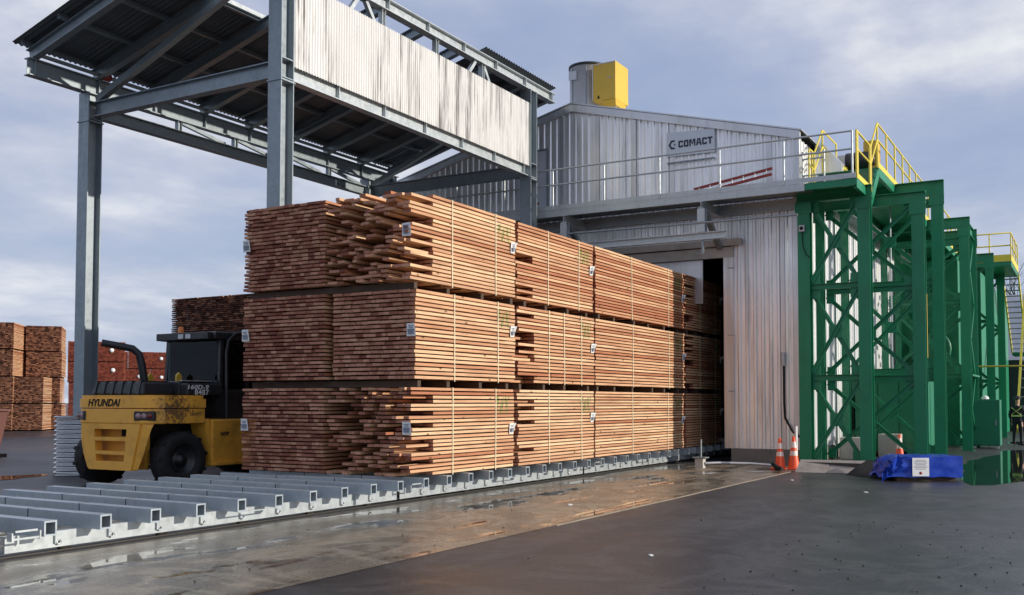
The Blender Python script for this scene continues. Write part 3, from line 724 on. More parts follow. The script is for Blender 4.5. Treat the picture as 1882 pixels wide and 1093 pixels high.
# sign
sg = thing('gable_sign', 'grey company sign board with dark blue lettering and emblem on the kiln gable', 'sign', (25.9, 9.4, 8.4))
q = MB(); q.prism([(25.925, 10.11, 8.425), (25.925, 8.73, 8.40), (25.925, 8.73, 9.05), (25.925, 10.11, 9.10)], (.03, 0, 0)); q.build('board', 'signgrey', sg)
LT = MB()
def stroke(u0, v0, u1, v1, skew=0.):   # u to the right, v up, in metres from the text's lower left corner
    y0_, z0_ = 9.765, 8.645
    LT.prism([(25.917, y0_ - u0, z0_ + v0), (25.917, y0_ - u1, z0_ + v0), (25.917, y0_ - u1 - skew, z0_ + v1), (25.917, y0_ - u0 - skew, z0_ + v1)], (.006, 0, 0))
LH, LW, LS = .19, .135, .044
def letter(ch, u):
    if ch in 'CO':
        stroke(u, .02, u + LS, LH - .02); stroke(u + .012, LH - .02, u + LW - .012, LH); stroke(u + LS, LH - LS, u + LW, LH - .0201); stroke(u + .012, 0, u + LW - .012, .0199); stroke(u + LS, .02, u + LW, LS)
        if ch == 'O': stroke(u + LW - LS, LS + .0001, u + LW, LH - LS - .0001)
        else: stroke(u + LW - LS, LS + .0001, u + LW, LS + .02); stroke(u + LW - LS, LH - LS - .02, u + LW, LH - LS - .0001)
    if ch == 'M':
        stroke(u, 0, u + .04, LH); stroke(u + .135, 0, u + .175, LH); stroke(u + .0701, .05, u + .105, .11); stroke(u + .0401, .10, u + .07, LH); stroke(u + .1051, .10, u + .1349, LH)
    if ch == 'A':
        stroke(u, 0, u + .042, .10, .018); stroke(u + .113, 0, u + .155, .10, -.018); stroke(u + .018, .1001, u + .06, LH, .016); stroke(u + .095, .1001, u + .137, LH, -.016); stroke(u + .0601, .05, u + .0949, .085)
        stroke(u + .0765, LH - .045, u + .0785, LH)
    if ch == 'T': stroke(u, LH - LS, u + .145, LH); stroke(u + .05, 0, u + .095, LH - LS - .0001)
u_ = 0.
for ch, adv in (('C', .158), ('O', .158), ('M', .195), ('A', .172), ('C', .152), ('T', .145)): letter(ch, u_); u_ += adv
LT.build('lettering', 'signdark', sg)
q = MB()
def lp(u, v): return (25.917, 10.055 - u, 8.745 + v)   # emblem: hexagonal bracket with a small diamond
q.prism([lp(.0, 0), lp(.075, .125), lp(.20, .125), lp(.165, .075), lp(.10, .075), lp(.058, 0)], (.006, 0, 0)); q.prism([lp(.0, 0), lp(.058, 0), lp(.10, -.075), lp(.165, -.075), lp(.20, -.125), lp(.075, -.125)], (.006, 0, 0)); q.prism([lp(.155, 0), lp(.18, .035), lp(.205, 0), lp(.18, -.035)], (.006, 0, 0))
q.build('emblem', 'signdark', sg)
q = MB(); q.box(25.89, 25.95, 8.73, 10.1, 8.23, 8.26); q.build('bottom_rail', 'galv', sg)

# ------------------------------------------------------------------ walkway across the front
XW = 24.55; ZD = 6.98
wk = thing('front_walkway', 'grey steel walkway bracketed across the kiln front below the gable', 'walkway', (XW, 12, ZD))
q = MB(); q.box(XW + .02, XK - .06, 6.01, 19.4, ZD - .03, ZD); q.build('deck', 'galv', wk)
q = MB(); q.box(XW - .01, XW, 4.78, 19.4, ZD - .0, ZD + .125); q.build('toe_plate', 'galvsheet', wk)
q = MB(); q.channel((XW + .01, 6.0, 6.885), (XW + .01, 19.4, 6.885), .185, .07, (1, 0, 0)); q.build('edge_beam', 'galvsheet', wk)
q = MB(); q.channel((XK - .1, 6.5, 6.75), (XK - .1, 19.4, 6.75), .28, .07, (-1, 0, 0)); q.build('wall_beam', 'galvsheet', wk)
for y in (8.62, 12.6, 16.6):
    q = MB(); q.ibeam((XW - .08, y, 6.69), (XK - .11, y, 6.69), .2, .15); q.build('bracket_beam', 'galvsheet', wk)
    q = MB(); q.ibeam((XW + .02, y, 5.985), (XW + .02, y, 6.585), .2, .2, (1, 0, 0), .016, .012); q.build('hanger_post', 'galvsheet', wk)
    q = MB(); q.bar((XW + .15, y - .03, 6.55), (XK - .12, y - .03, 5.75), .14, .12); q.build('diagonal_strut', 'galv', wk)
q = MB(); q.ibeam((XW + .02, 7.99, 5.885), (XW + .02, 17.5, 5.885), .19, .16); q.build('hoist_rail', 'galvsheet', wk)
q = MB(); q.box(XW + .0, XW + .04, 8.58, 8.64, 5.45, 5.785); q.box(XW - .02, XW + .06, 8.6, 8.78, 5.43, 5.45); q.build('hoist_hook', 'galv', wk)
def guard(name, label, pts, mat, deckz, posts, h=1.14, r=.024, group=None):
    t = thing(name, label, 'guard rail', pts[0], group)
    for nm, hh in (('top_rail', h), ('mid_rail', h * .62)):
        q = MB()
        for i in range(len(pts) - 1): q.tube([(pts[i][0], pts[i][1], pts[i][2] + hh), (pts[i + 1][0], pts[i + 1][1], pts[i + 1][2] + hh)], r, 8)
        q.build(nm, mat, t)
    for p in posts:
        q = MB(); q.tube([p, (p[0], p[1], p[2] + h)], r * 1.05, 8); q.build('rail_post', mat, t)
    return t
GR = 'guard rails on the kiln walkways'
ys = [4.86, 6.5, 8.14, 9.78, 11.39, 12.97, 14.55, 16.2, 17.8, 19.35]
guard('guard_rail', 'long grey pipe guard rail across the kiln front walkway', [(XW, 4.86, ZD), (XW, 19.35, ZD)], 'galvsheet', ZD, [(XW, y, ZD) for y in ys], group=GR)
q = MB(); q.tube([(XW - .08, 12.45, 6.26), (XW - .08, 6.15, 6.20)], .028, 8); tag(q.build('conduit_pipe', 'galv', origin=(XW, 9, 6.2)), 'thin grey conduit slung under the front walkway', 'pipe')
# red ladders lying on the walkway
for (ya, yb_, za, zb, lb) in ((9.05, 6.95, 7.10, 7.42, 'red ladder propped along the walkway left of the green tower'), (14.35, 13.75, 7.05, 7.2, 'red ladder end on the walkway behind the canopy column')):
    ld = thing('ladder', lb, 'ladder', (25.0, ya, za), 'red ladders on the kiln walkway')
    for s in (0, .38):
        q = MB(); q.bar((25.1 + s * .15, ya, za + s * .42), (25.1 + s * .15, yb_, zb + s * .42), .03, .07); q.build('side_rail', 'ladder', ld)
    n = int(abs(ya - yb_) / .3)
    for i in range(n):
        f = (i + .5) / n; y = ya + (yb_ - ya) * f; z = za + (zb - za) * f
        q = MB(); q.tube([(25.1, y, z), (25.157, y, z + .16)], .017, 6); q.build('rung', 'whiteplate', ld)

# ------------------------------------------------------------------ green support towers
GT = 'green steel support frames along the kiln side'
def tower(label, x, posts, zt, tiers, brace=None, beam=.30, tops=True, pw=.30, lowb=False):
    t = thing('support_frame', label, 'steel frame', (x, posts[0], 0), GT)
    for y in posts:
        wd = .20 if (y > 6 and x > 26) else pw
        q = MB(); q.ibeam((x, y, .02), (x, y, zt - beam - .004), wd, wd, (1, 0, 0), .022, .016); q.box(x - .2, x + .2, y - .2, y + .2, .0, .018); q.box(x - wd / 2 - .018, x - wd / 2 - .002, y - wd / 2 - .05, y + wd / 2 + .05, zt - beam - .3, zt - beam - .02); q.build('post', 'green', t)
    a, b = posts[0], posts[-1]
    q = MB(); q.ibeam((x, a + pw / 2 + .05, zt - beam / 2), (x, b - pw / 2 - .03, zt - beam / 2), beam, .2); q.build('top_beam', 'green', t)
    if lowb: q = MB(); q.ibeam((x, a - .16, zt - beam - .45), (x, b + .16, zt - beam - .45), .24, .16); q.build('lower_beam', 'green', t)
    prs = [(posts[i], posts[i + 1]) for i in range(len(posts) - 1)]
    for (ya, yb_) in prs:
        i0, i1 = ya - pw / 2 - .005, yb_ + pw / 2 + .005
        for j in range(len(tiers) - 1):
            z0, z1 = tiers[j] + .12, tiers[j + 1] - .12
            for (za, zb, dx) in ((z0, z1, -.045), (z1, z0, .045)):
                q = MB(); q.bar((x + dx, i0, za), (x + dx, i1, zb), .012, .11, (0, 1, 0)); q.bar((x + dx - .0285, i0, za + .05), (x + dx - .0285, i1, zb + .05), .045, .011, (0, 0, 1)); q.build('brace', 'green', t)
            q = MB(); q.box(x - .012, x + .012, (i0 + i1) / 2 - .16, (i0 + i1) / 2 + .16, (z0 + z1) / 2 - .16, (z0 + z1) / 2 + .16); q.build('gusset', 'green', t)
            for zz_ in (z0 + .06, z1 - .06):
                for (yy_, sg_) in ((i0, 1), (i1, -1)):
                    if x < 40: q = MB(); ya_, yb2 = sorted((yy_, yy_ + (.2 if i1 > i0 else -.2) * sg_)); q.box(x - .009, x + .009, ya_, yb2, zz_ - .13, zz_ + .13); q.build('gusset', 'green', t)
            if j: q = MB(); q.ibeam((x, i0, tiers[j]), (x, i1, tiers[j]), .14, .14, tf=.012, tw=.01); q.build('cross_beam', 'green', t)
    return t
TI = [.1, 2.23, 4.53, 6.75]
tower('front green braced frame beside the kiln corner', 25.65, (6.27, 4.80), 7.0, TI)
tower('second green braced frame, wider, with its outer post beside the blue bundle', 27.0, (6.2, 3.74), 6.98, TI)
tower('third green frame, taller, second post right of the blue bundle', 30.05, (6.2, 3.66), 7.85, [.1, 2.5, 5.0, 7.4], beam=.42)
tower('fourth green frame with double top beams, behind the machine housing', 36.5, (6.2, 3.62), 7.85, [.1, 2.5, 5.0, 7.0], beam=.36, lowb=True)
tower('fifth green frame just beyond the double beamed one', 39.3, (6.2, 3.66), 7.85, [.1, 2.5, 5.0, 7.4], beam=.36)
tower('sixth green frame above the green cabinet', 45.9, (6.2, 3.62), 7.85, [.1, 2.5, 5.0, 7.4], beam=.36)
tower('last green frame next to the far yellow stairs', 51.6, (6.2, 3.60), 7.75, [.1, 2.5, 5.0, 7.3], beam=.36)
lb_ = thing('longitudinal_bracing', 'pale edged green cross braces linking the fourth and fifth frames', 'bracing', (36.7, 3.6, 0))
for (z0, z1) in ((.3, 2.5), (2.6, 5.), (5.1, 7.3)):
    for (a, b) in ((z0, z1), (z1, z0)):
        q = MB(); q.bar((36.68, 3.6, a), (39.12, 3.6, b), .1, .02, (0, 1, 0)); q.build('brace', 'green', lb_)
q = MB(); q.box(36.7, 39.1, 3.45, 3.75, 2.5, 2.56); q.build('cross_beam', 'green', lb_)
q = MB(); q.channel((36.7, 3.62, 7.6), (39.1, 3.62, 7.6), .36, .08, (0, -1, 0)); q.build('top_beam', 'green', lb_)
# side decks
ZU = 7.82
dk = thing('side_walkway', 'green side walkway with yellow toe boards stepping up along the kiln wall', 'walkway', (27, 5.5, ZD))
q = MB(); q.box(XW + .09, 26.5, 4.80, 6.0, ZD - .03, ZD - .002); q.build('lower_deck', 'green', dk)
q = MB(); q.channel((XW + .02, 5.99, 6.89), (XW + .02, 4.78, 6.89), .165, .07, (1, 0, 0)); q.build('front_channel', 'green', dk)
q = MB(); q.channel((XW + .03, 4.77, 6.86), (26.5, 4.77, 6.86), .22, .07, (0, 1, 0)); q.build('edge_channel', 'green', dk)
q = MB(); q.box(XW + .05, 26.45, 4.755, 4.765, ZD + .0, ZD + .13); q.build('lower_toe_board', 'yellow', dk)
for y in (4.77, 6.3):
    q = MB(); q.channel((26.42, y, 6.72), (27.42, y, 7.66), .24, .06, (0, 1 if y < 5 else -1, 0)); q.build('stair_stringer', 'green', dk)
for i in range(4):
    q = MB(); x = 26.55 + i * .23; z = ZD + (i + .6) * .2; q.box(x, x + .22, 4.80, 6.27, z - .02, z); q.build('tread', 'green', dk)
q = MB(); q.box(27.42, 53.5, 4.80, 6.35, ZU - .03, ZU); q.build('upper_deck', 'green', dk)
for y in (4.77, 6.3):
    q = MB(); q.channel((27.42, y, 7.70), (53.5, y, 7.70), .22, .07, (0, 1 if y < 5 else -1, 0)); q.build('edge_channel', 'green', dk)
q = MB(); q.box(27.45, 53.5, 4.755, 4.765, ZU, ZU + .14); q.build('toe_board', 'yellow', dk)
G1 = [(XW + .1, 4.78, ZD), (26.45, 4.78, ZD), (27.40, 4.78, ZU), (53.4, 4.78, ZU)]
guard('guard_rail', 'yellow pipe guard rail climbing the outer edge of the green side walkway', G1, 'yellow', ZD,
      [(XW + .1, 4.78, ZD), (XW + .22, 4.78, ZD), (26.3, 4.78, ZD), (26.45, 4.78, ZD), (27.40, 4.78, ZU)] + [(27.4 + 1.35 * i, 4.78, ZU) for i in range(1, 20)], h=1.17, group=GR)
G2 = [(25.9, 6.2, ZD), (26.45, 6.2, ZD), (27.40, 6.2, ZU), (29.1, 6.2, ZU)]
guard('guard_rail', 'short yellow pipe guard rail beside the walkway steps, nearest the kiln wall', G2, 'yellow', ZD,
      [(25.9, 6.2, ZD), (26.2, 6.2, ZD), (26.45, 6.2, ZD), (27.4, 6.2, ZU), (29.1, 6.2, ZU)], h=1.17, group=GR)
guard('guard_rail', 'grey pipe guard rail stub at the kiln corner', [(26.02, 6.4, ZD - .2), (26.02, 5.85, ZD - .2)], 'galvsheet', ZD, [(26.02, 6.4, ZD), (26.02, 5.85, ZD)], group=GR)
# motor on the upper deck
mo = thing('drive_motor', 'dark drive motor with olive yellow guard on the raised side walkway', 'motor', (28.6, 5.5, ZU))
q = MB(); q.lathe((28.3, 5.75, ZU + .42), (0, -1, 0), [(0, 0), (0, .25), (.55, .25), (.62, .18), (.75, .18), (.75, 0)], 20); q.build('motor_body', 'ftblack', mo)
q = MB(); q.box(28.25, 28.75, 4.93, 5.3, ZU + .06, ZU + .95); q.build('belt_guard', 'ventyellow', mo, bevel=.03)
q = MB(); q.box(28.0, 28.9, 4.95, 6.0, ZU + .001, ZU + .06); q.build('base_plate', 'green', mo)
q = MB(); q.lathe((28.05, 5.85, ZU + .12), (0, 0, 1), [(0, .0), (0, .2), (.1, .17), (.18, .08), (.2, 0)], 14); q.build('yellow_cap', 'yellow', mo)
# silver pipe along wall
q = MB(); q.tube([(26.2, 6.02, 7.25), (26.1, 6.02, 7.25), (48, 6.02, 7.25)], .085, 12); pi = q.build('silver_pipe', 'ductgrey', origin=(30, 6, 7.25)); tag(pi, 'silver insulated pipe running under the green side walkway', 'pipe')
for x in (28, 33, 38):
    q = MB(); q.tube([(x, 5.4, ZU - .05), (x, 5.4, 1.2)], .025, 6); tag(q.build('drop_pipe', 'galv', origin=(x, 5.4, 1)), f'thin grey drop pipe inside the green frames, {"nearest" if x == 28 else "middle" if x == 33 else "farthest"} of three', 'pipe', 'drop pipes in the green frames')
# machine housing behind the towers
mh = thing('machine_housing', 'large green machine housing standing inside the green frames', 'machine', (33, 5, 0))
q = MB(); q.box(31.5, 36, 4.3, 6.25, .15, 2.35); q.build('housing', 'greenlight', mh, bevel=.02)
for i in range(3):
    q = MB(); q.box(31.475, 31.498, 4.4 + .6 * i, 4.95 + .6 * i, .4, 2.2); q.build('panel', 'greenlight', mh)
for i in range(4):
    q = MB(); q.box(31.7 + i * 1.05, 32.65 + i * 1.05, 4.275, 4.298, .35, 2.2); q.build('panel', 'greenlight', mh)
q = MB(); q.box(31.4, 36.1, 4.2, 6.3, 2.36, 2.5); q.build('lid', 'green', mh)
m2 = thing('fan_housing', 'tall dark green fan housing deep between the far frames', 'machine', (42, 5, 0))
q = MB(); q.box(40, 45, 4.2, 6.3, 0, 6.9); q.build('housing', 'green', m2, bevel=.03)
q = MB(); q.box(46.5, 62, 4.0, 6.3, 0, 7.2); q.build('rear_housing', 'green', m2, bevel=.03)
q = MB(); q.box(62.5, 64, 2.6, 6.3, 0, 4.0); q.build('end_casing', 'ftblack', m2)
q = MB(); q.lathe((39.98, 5.2, 3.6), (-1, 0, 0), [(0, .75), (.25, .75), (.25, .6), (.05, .6)], 24); q.build('inlet_ring', 'greenlight', m2)
cb = thing('green_cabinet', 'plain green cabinet on the wet ground right of the frames', 'cabinet', (38.7, 3.3, 0))
q = MB(); q.box(38.7, 39.5, 2.80, 3.72, .09, 1.70); q.build('cabinet_body', 'greenlight', cb, bevel=.015)
q = MB(); q.box(38.68, 38.698, 2.82, 3.70, .13, 1.68); q.build('door', 'greenlight', cb)
q = MB(); q.box(38.66, 38.679, 2.9, 2.95, .8, 1.0); q.build('handle', 'galv', cb)
for y in (2.9, 3.62):
    q = MB(); q.box(38.75, 38.85, y - .05, y + .05, 0, .09); q.build('foot', 'galvsheet', cb)
q = MB(); q.tube([(34.2, 4.6, 2.5), (34.2, 4.6, 5.2), (34.6, 4.4, 5.35), (35.3, 4.3, 5.2)], .09, 10); tag(q.build('yellow_pipe', 'ventyellow', origin=(34, 4.6, 3)), 'bent yellow pipe rising above the green machine housing', 'pipe')
# far yellow stairs
fs = thing('yellow_staircase', 'far yellow railed staircase dropping from the green walkway at the right edge', 'staircase', (53, 3.2, 0))
q = MB(); q.box(48.5, 53.0, 2.95, 4.7, 7.6, 7.8); q.build('landing', 'green', fs)
q = MB(); q.box(48.5, 53.0, 2.93, 2.945, 7.8, 8.1); q.box(48.48, 48.495, 2.95, 4.7, 7.8, 8.1); q.build('toe_board', 'yellow', fs)
q = MB()
for hh in (.7, 1.25):
    q.tube([(48.5, 4.7, 7.8 + hh), (48.5, 2.95, 7.8 + hh), (53.0, 2.95, 7.8 + hh)], .03, 6)
for p in ((48.5, 2.95), (48.5, 3.8), (50, 2.95), (51.5, 2.95), (53, 2.95)): q.tube([(p[0], p[1], 7.8), (p[0], p[1], 9.05)], .03, 6)
q.build('guard_rail', 'yellow', fs)
for y in (2.92, 3.6):
    q = MB(); q.bar((53.0, y, 7.65), (58.5, y, 4.3), .06, .26); q.build('stringer', 'yellow', fs)
for i in range(14):
    f = (i + .5) / 14; q = MB(); q.box(53.0 + 5.5 * f - .13, 53.0 + 5.5 * f + .13, 2.96, 3.56, 7.65 - 3.35 * f - .02, 7.65 - 3.35 * f + .02); q.build('tread', 'galv', fs)
for dy in (0, -.7):
    q = MB(); q.bar((51.6, 2.6 + dy, 6.65), (44.1, 2.6 + dy, .5), .08, .26); q.build('lower_stringer', 'yellow', fs)
for i in range(16):
    f_ = (i + .5) / 16; q = MB(); q.box(44.1 + 7.5 * f_ - .13, 44.1 + 7.5 * f_ + .13, 1.95, 2.55, .5 + 6.15 * f_ - .02, .5 + 6.15 * f_ + .02); q.build('tread', 'galv', fs)
q = MB(); q.box(58.5, 60.5, 2.3, 3.6, 4.1, 4.25); q.build('lower_landing', 'green', fs)
q = MB(); q.tube([(44, 4.6, 3.05), (44, 2.2, 3.05)], .035, 8); tag(q.build('yellow_handrail', 'ventyellow', origin=(45, 3, 3)), 'thin yellow handrail crossing behind the far green posts', 'handrail')
# concrete blocks
for (x, y, h, lb) in ((29.0, 5.9, .62, 'pale concrete block between the first green posts'), (30.6, 5.15, .68, 'pale concrete block right of the second green post')):
    q = MB(); q.box(x, x + .7, y - .28, y + .28, 0, h); tag(q.build('concrete_block', 'concrete_block', origin=(x, y, 0), bevel=.02), lb, 'concrete block')
# junction box + cable
jb = thing('junction_box', 'small pale junction box with round lens on the first green post', 'junction box', (25.47, 6.3, 6.0))
q = MB(); q.box(25.38, 25.48, 6.22, 6.36, 5.93, 6.10); q.build('box_body', 'ductgrey', jb, bevel=.01)
q = MB(); q.lathe((25.38, 6.29, 6.015), (-1, 0, 0), [(0, .045), (.015, .045), (.015, 0)], 14); q.build('lens', 'black', jb)
q = MB(); q.tube([(25.45, 6.29, 5.93), (25.45, 6.28, 5.6), (25.45, 6.2, 5.35), (25.46, 6.08, 5.25)], .012, 6); q.build('lead', 'black', jb)
q = MB(); q.tube([(25.94, 6.92, 2.55), (25.94, 6.92, 1.6), (25.94, 6.9, 1.2), (25.9, 6.7, .85), (25.8, 6.5, .72)], .028, 8)
tag(q.build('black_cable', 'rubber', origin=(25.94, 6.9, 1)), 'black cable drooping down the kiln wall to the green post', 'cable')
q = MB(); q.tube([(25.9, 6.92, 2.55), (25.9, 6.92, 2.9)], .05, 8); tag(q.build('cable_gland', 'ductgrey', origin=(25.9, 6.9, 2.5)), 'ribbed grey gland at the head of the black wall cable', 'cable gland')
# ------------------------------------------------------------------ ground-level things at right
def cone(loc, label, s=1., ball=False):
    t = thing('traffic_cone', label, 'traffic cone', loc, 'orange traffic cones', local=True)
    q = MB(); pr = [(.0, .0), (.0, .19), (.025, .19), (.026, .145)]
    q.box(-.19 * s, .19 * s, -.19 * s, .19 * s, 0.002, .03 * s); q.build('base', 'orange', t, bevel=.01)
    H = .74 * s; rb, rt = .135 * s, .03 * s
    def rr(f): return rb + (rt - rb) * f
    for (f0, f1, mt, nm) in ((.03, .42, 'orange', 'body'), (.42, .56, 'reflect', 'reflective_band'), (.56, .66, 'orange', 'body'), (.66, .84, 'reflect', 'reflective_band'), (.84, 1., 'orange', 'body')):
        q = MB(); q.lathe((0, 0, 0), (0, 0, 1), [(f0 * H, rr(f0)), (f1 * H, rr(f1))] + ([(f1 * H, 0.001)] if f1 == 1. else []), 24); q.build(nm, mt, t)
    return t
cone((23.98, 6.51, .004), 'slim orange traffic cone, leftmost, at the kiln corner')
cone((24.05, 6.20, .004), 'orange traffic cone between the leftmost cone and the steel ramp', 1.06)
cone((30.2, 4.78, .0), 'orange traffic cone standing alone behind the blue bundle', .95)
q = MB(); q.tube([(24.6, 6.28, 0), (24.6, 6.28, 1.02)], .035, 10); tag(q.build('white_marker_post', 'whiteplate', origin=(24.6, 6.28, 0)), 'white plastic marker post behind the orange cone by the green tower', 'post')
q = MB(); q.tube([(23.7, 6.62, .16), (23.68, 6.5, .05), (23.6, 6.36, .03)], [.05, .06, .045], 10); tag(q.build('rubber_boot', 'rubber', origin=(23.7, 6.5, 0)), 'black rubber hose end lying against the leftmost cone', 'hose')
# ramp plate
rp = thing('steel_ramp', 'grey steel ramp plate in two sections at the foot of the green tower', 'ramp plate', (23.2, 5.3, 0))
for (ya, yb_, dx) in ((5.92, 5.24, 0), (5.23, 4.45, .13)):
    q = MB(); x0 = 23.04 + dx; q.prism([(x0, ya, .006), (x0 + .55, ya, .27), (x0 + .57, ya, .25), (x0 + .03, ya, .006)], (0.1, yb_ - ya, 0)); q.build('plate', 'rust', rp)
q = MB(); q.box(23.5, 23.56, 4.5, 5.9, .0, .22); q.build('support', 'rail', rp)
bm_ = thing('black_surface', 'thin black surface sloping from the steel ramp down towards the blue bundle', 'rubber sheet', (22.9, 4.2, 0))  # thin black surface rising from the ground to the ramp's top edge
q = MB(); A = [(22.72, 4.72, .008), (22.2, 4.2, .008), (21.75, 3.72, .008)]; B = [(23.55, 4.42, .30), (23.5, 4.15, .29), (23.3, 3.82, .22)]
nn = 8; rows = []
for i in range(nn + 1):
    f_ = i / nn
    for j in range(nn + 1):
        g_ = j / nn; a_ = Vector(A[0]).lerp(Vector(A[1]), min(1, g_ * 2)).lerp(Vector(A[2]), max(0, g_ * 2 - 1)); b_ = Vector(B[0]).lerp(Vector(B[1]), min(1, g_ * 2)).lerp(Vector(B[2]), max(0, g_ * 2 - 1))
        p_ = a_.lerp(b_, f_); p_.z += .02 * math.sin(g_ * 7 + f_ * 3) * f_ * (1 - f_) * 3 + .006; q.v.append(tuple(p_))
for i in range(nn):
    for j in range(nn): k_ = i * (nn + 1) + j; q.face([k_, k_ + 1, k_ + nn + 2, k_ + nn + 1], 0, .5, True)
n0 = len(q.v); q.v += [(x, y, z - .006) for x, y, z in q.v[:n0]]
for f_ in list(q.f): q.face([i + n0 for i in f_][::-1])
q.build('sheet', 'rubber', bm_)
# blue bundle
bb = thing('blue_wrapped_bundle', 'long bundle in blue plastic wrap on the asphalt with a white printed sheet', 'wrapped bundle', (21.7, 3.0, 0))
q = MB(); r = random.Random(5); nx, ny, nz = 10, 22, 7; P0 = Vector((21.26, 3.72, .1)); U = Vector((.83, -1.38, 0)).normalized(); V = Vector((U.y, -U.x, 0)) * -1
if V.x < 0: V = -V
P0 = P0 + U * .24; LN, WD, HT = 1.42, .95, .42
import mathutils
def bp(u, v, w):
    n = mathutils.noise.noise(Vector((u * 5, v * 4, w * 6))) ; k = max(0, .22 - u) / .22
    du = 0; dz = 0
    sag = .025 * n * (1 + 3 * k)
    uu = u * LN - k * .12 * (1 - w) + sag; vv = v * WD + sag * .6 + k * .1 * math.sin(w * 9); ww = .09 + w * HT * (1 - .25 * k * k) + .02 * n + k * .05 * math.sin(v * 11)
    return Vector((P0.x, P0.y, 0)) + U * uu + V * vv + Vector((0, 0, ww))
def patch(f, na, nb):
    b = len(q.v)
    for i in range(na + 1):
        for j in range(nb + 1): q.v.append(tuple(f(i / na, j / nb)))
    for i in range(na):
        for j in range(nb):
            a = b + i * (nb + 1) + j; q.face([a, a + nb + 1, a + nb + 2, a + 1], 0, .5, True)
patch(lambda a, c: bp(a, 0, c), ny, nz); patch(lambda a, c: bp(a, c, 1), ny, nx); patch(lambda a, c: bp(0, c, a), nz, nx); patch(lambda a, c: bp(1, c, a), nz, nx); patch(lambda a, c: bp(a, 1, c), ny, nz); patch(lambda a, c: bp(a, c, 0), ny, nx)
q.build('plastic_wrap', 'tarp', bb)
for k in range(4):
    f = MB(); a = bp(.02 + .03 * k, -.02, .1 + .2 * k)
    f.add([tuple(a + Vector((0, .12, -.12))), tuple(a + Vector((-.12, .1, .05))), tuple(a + Vector((-.05, .02, .2))), tuple(a + Vector((.02, -.06, .02)))], [(0, 1, 2), (0, 2, 3)]); f.build('loose_fold', 'tarp', bb)
a = bp(.27, 0, .5) - V * .03
q = MB(); q.obox(a + U * .17, U * .17, V * .003, Vector((0, 0, .185))); sh_ = q.build('printed_sheet', 'paper', bb)
q = MB()
for k in range(7): q.obox(a + U * .17 - V * .005 + Vector((0, 0, .14 - .03 * k)), U * (.13 if k % 3 else .1), V * .001, Vector((0, 0, .005)))
q.build('printed_lines', 'print', sh_)
q = MB(); q.lathe(a + U * .17 - V * .004 + Vector((0, 0, -.12)), -V, [(0, .03), (.003, .03), (.003, 0)], 12); q.build('red_spot', 'ladder', sh_)
q = MB(); q.obox(Vector((P0.x, P0.y, .045)) + U * LN * .5 + V * .15, U * .6, V * .06, Vector((0, 0, .04))); q.obox(Vector((P0.x, P0.y, .045)) + U * LN * .5 + V * .8, U * .6, V * .06, Vector((0, 0, .04))); q.build('skid', 'bearer', bb)
# post box and ground pipe
pb = thing('pipe_stand', 'short square grey post with flange plate at the end of the cart track', 'post', (23.4, 8.3, 0))
q = MB(); q.box(23.3, 23.5, 8.2, 8.4, .004, .24); q.build('stub_post', 'concrete_block', pb); q = MB(); q.box(23.25, 23.55, 8.13, 8.45, .24, .27); q.build('flange', 'galv', pb)
q = MB(); q.tube([(23.4, 8.28, .27), (23.4, 8.28, .7)], .02, 8); q.build('riser', 'galv', pb)
q = MB(); q.tube([(23.4, 8.18, .12), (23.6, 7.9, .13), (24.2, 7.3, .1), (24.3, 6.6, .06)], .03, 8); tag(q.build('ground_pipe', 'ductgrey', origin=(23.5, 8, .1)), 'pale pipe lying on the wet slab from the short post to the cones', 'pipe')
# debris
q = MB(); r = random.Random(11)
for k in range(190):
    g = r.random()
    if g < .55: x, y = r.uniform(6.2, 14), r.uniform(.2, 3.0)
    elif g < .8: x, y = r.uniform(8, 24), r.uniform(-3.5, 5.5)
    else: x, y = r.uniform(5, 20), r.uniform(6.3, 9.1)
    s = r.uniform(.004, .011); an = r.uniform(0, 6.28)
    q.obox((x, y, .004 + s * .5), (s * math.cos(an), s * math.sin(an), 0), (-s * .7 * math.sin(an), s * .7 * math.cos(an), 0), (0, 0, s * .5), 0 if r.random() < .75 else 1)
tag(q.build('ground_debris', ['rubber', 'bearer']), 'scattered bark crumbs and grit on the asphalt', 'debris', kind='stuff')
for k, (x, y, an, l, w, lb) in enumerate(((8.15, 1.82, .35, .09, .010, 'thin white strip lying on the asphalt at the lower right'), (13.9, 7.05, .8, .045, .03, 'crumpled pale scrap on the slab near the asphalt edge'), (20.6, 5.35, .5, .045, .025, 'small white scrap on the asphalt below the cones'), (18.5, 3.5, .4, .05, .03, 'white paper scrap on the asphalt before the blue bundle'), (9.75, 4.0, .7, .03, .018, 'pale chip on the asphalt in the centre foreground'))):
    q = MB(); q.obox((x, y, .012), (l * math.cos(an), l * math.sin(an), 0), (-w * math.sin(an), w * math.cos(an), 0), (0, 0, .006)); tag(q.build('litter_scrap', 'paper', origin=(x, y, 0)), lb, 'litter')
# ------------------------------------------------------------------ left edge bin
bn = thing('waste_bin', 'rusty brown steel bin at the left edge of the yard', 'bin', (17.4, 26.9, 0))
BX = len(COL.objects)
q = MB(); q.prism([(16.9, 26.62, .1), (18.1, 26.62, .1), (18.3, 26.5, 1.32), (16.8, 26.5, 1.32)], (0, 1.6, 0)); q.build('bin_body', 'brown', bn)
q = MB(); q.box(16.72, 18.36, 26.42, 28.2, 1.325, 1.38); q.build('rim', 'brown', bn)
q = MB(); q.box(16.8, 18.2, 26.38, 28.2, 0, .095); q.build('skid_base', 'bearer', bn)
for y in (26.72, 26.95): 
    q = MB(); q.box(16.77, 16.79, y, y + .12, 1.02, 1.2); q.build('paper_label', 'paper', bn)

bn.location = (16.85, 27.72, 0)
